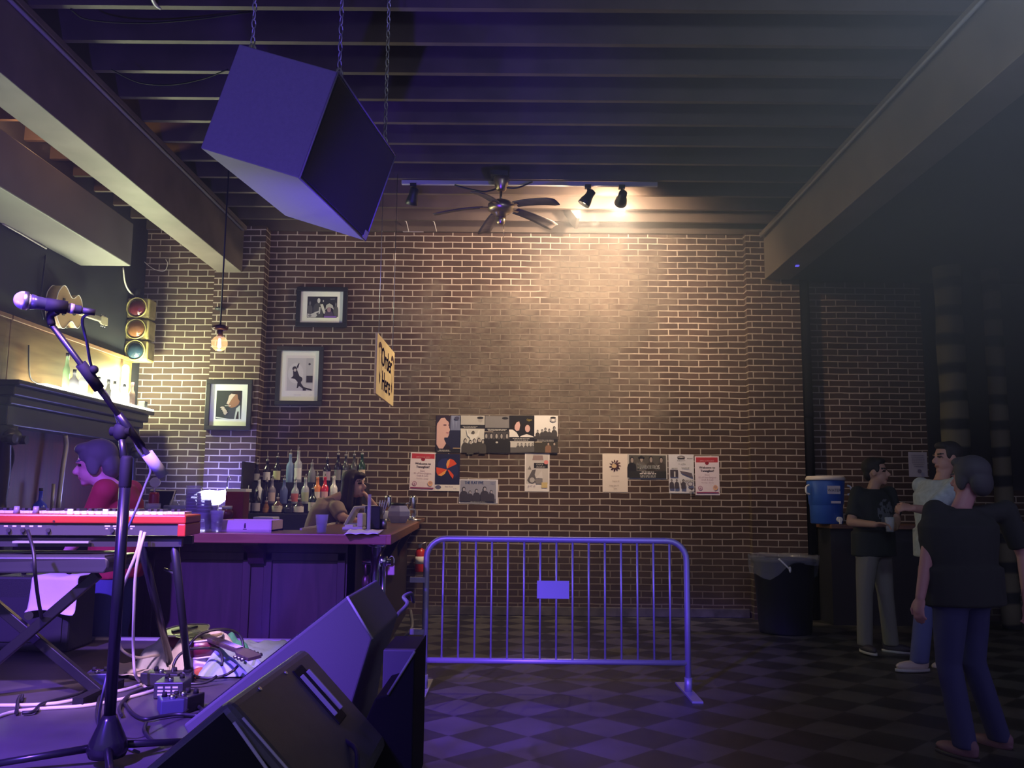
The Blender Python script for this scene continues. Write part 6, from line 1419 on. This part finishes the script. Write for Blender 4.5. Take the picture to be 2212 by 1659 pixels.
S.view_settings.view_transform = 'Standard'; S.view_settings.look = 'None'; S.view_settings.gamma = 1; S.view_settings.exposure = 0
S.view_settings.use_curve_mapping = False
S.cycles.use_denoising = True; S.cycles.max_bounces = 5; S.cycles.diffuse_bounces = 3; S.cycles.glossy_bounces = 3; S.cycles.transparent_max_bounces = 12; S.cycles.sample_clamp_indirect = 4
# thin stage haze filling the room
hz = bpy.data.materials.new('stage_haze'); hz.use_nodes = True
nt = hz.node_tree; nt.nodes.clear(); vs = nt.nodes.new('ShaderNodeVolumeScatter'); ou = nt.nodes.new('ShaderNodeOutputMaterial')
vs.inputs['Density'].default_value = .0045; vs.inputs['Anisotropy'].default_value = .2; vs.inputs['Color'].default_value = (.8, .82, 1, 1)
nt.links.new(vs.outputs[0], ou.inputs['Volume'])
hb_ = tag(MB().bb(-4.25, 6.45, .25, 9.84, .02, 4.58).build('stage_haze', hz), 'thin haze hanging in the air of the whole room', 'haze', None, 'stuff')
h2 = hz.copy(); h2.name = 'thick_haze'; nt = h2.node_tree; vs2 = nt.nodes['Volume Scatter']; vs2.inputs['Color'].default_value = (.9, .94, 1, 1)
tc = nt.nodes.new('ShaderNodeTexCoord'); sp = nt.nodes.new('ShaderNodeSeparateXYZ'); nt.links.new(tc.outputs['Object'], sp.inputs[0])
ra = []
for ax, lo, hi in (('X', -.8, 3.2), ('Z', 1.4, 3.6)):
    r_ = nt.nodes.new('ShaderNodeMapRange'); r_.interpolation_type = 'SMOOTHSTEP'; r_.inputs['From Min'].default_value = lo; r_.inputs['From Max'].default_value = hi
    nt.links.new(sp.outputs[ax], r_.inputs['Value']); ra.append(r_)
ra[0].inputs['To Max'].default_value = .15
m_ = nt.nodes.new('ShaderNodeMath'); m_.operation = 'MULTIPLY'; nt.links.new(ra[0].outputs[0], m_.inputs[0]); nt.links.new(ra[1].outputs[0], m_.inputs[1]); nt.links.new(m_.outputs[0], vs2.inputs['Density'])
tag(MB().bb(-.8, 6.42, .3, 9.82, 1.4, 4.57).build('veil_haze', h2), 'thicker grey haze added to veil the ceiling at the upper right', 'haze', None, 'stuff')  # denser volume added to wash out the upper right
S.cycles.volume_step_rate = 4; S.cycles.volume_max_steps = 32; S.cycles.use_adaptive_sampling = True; S.cycles.adaptive_threshold = .02
S.cycles.volume_bounces = 0
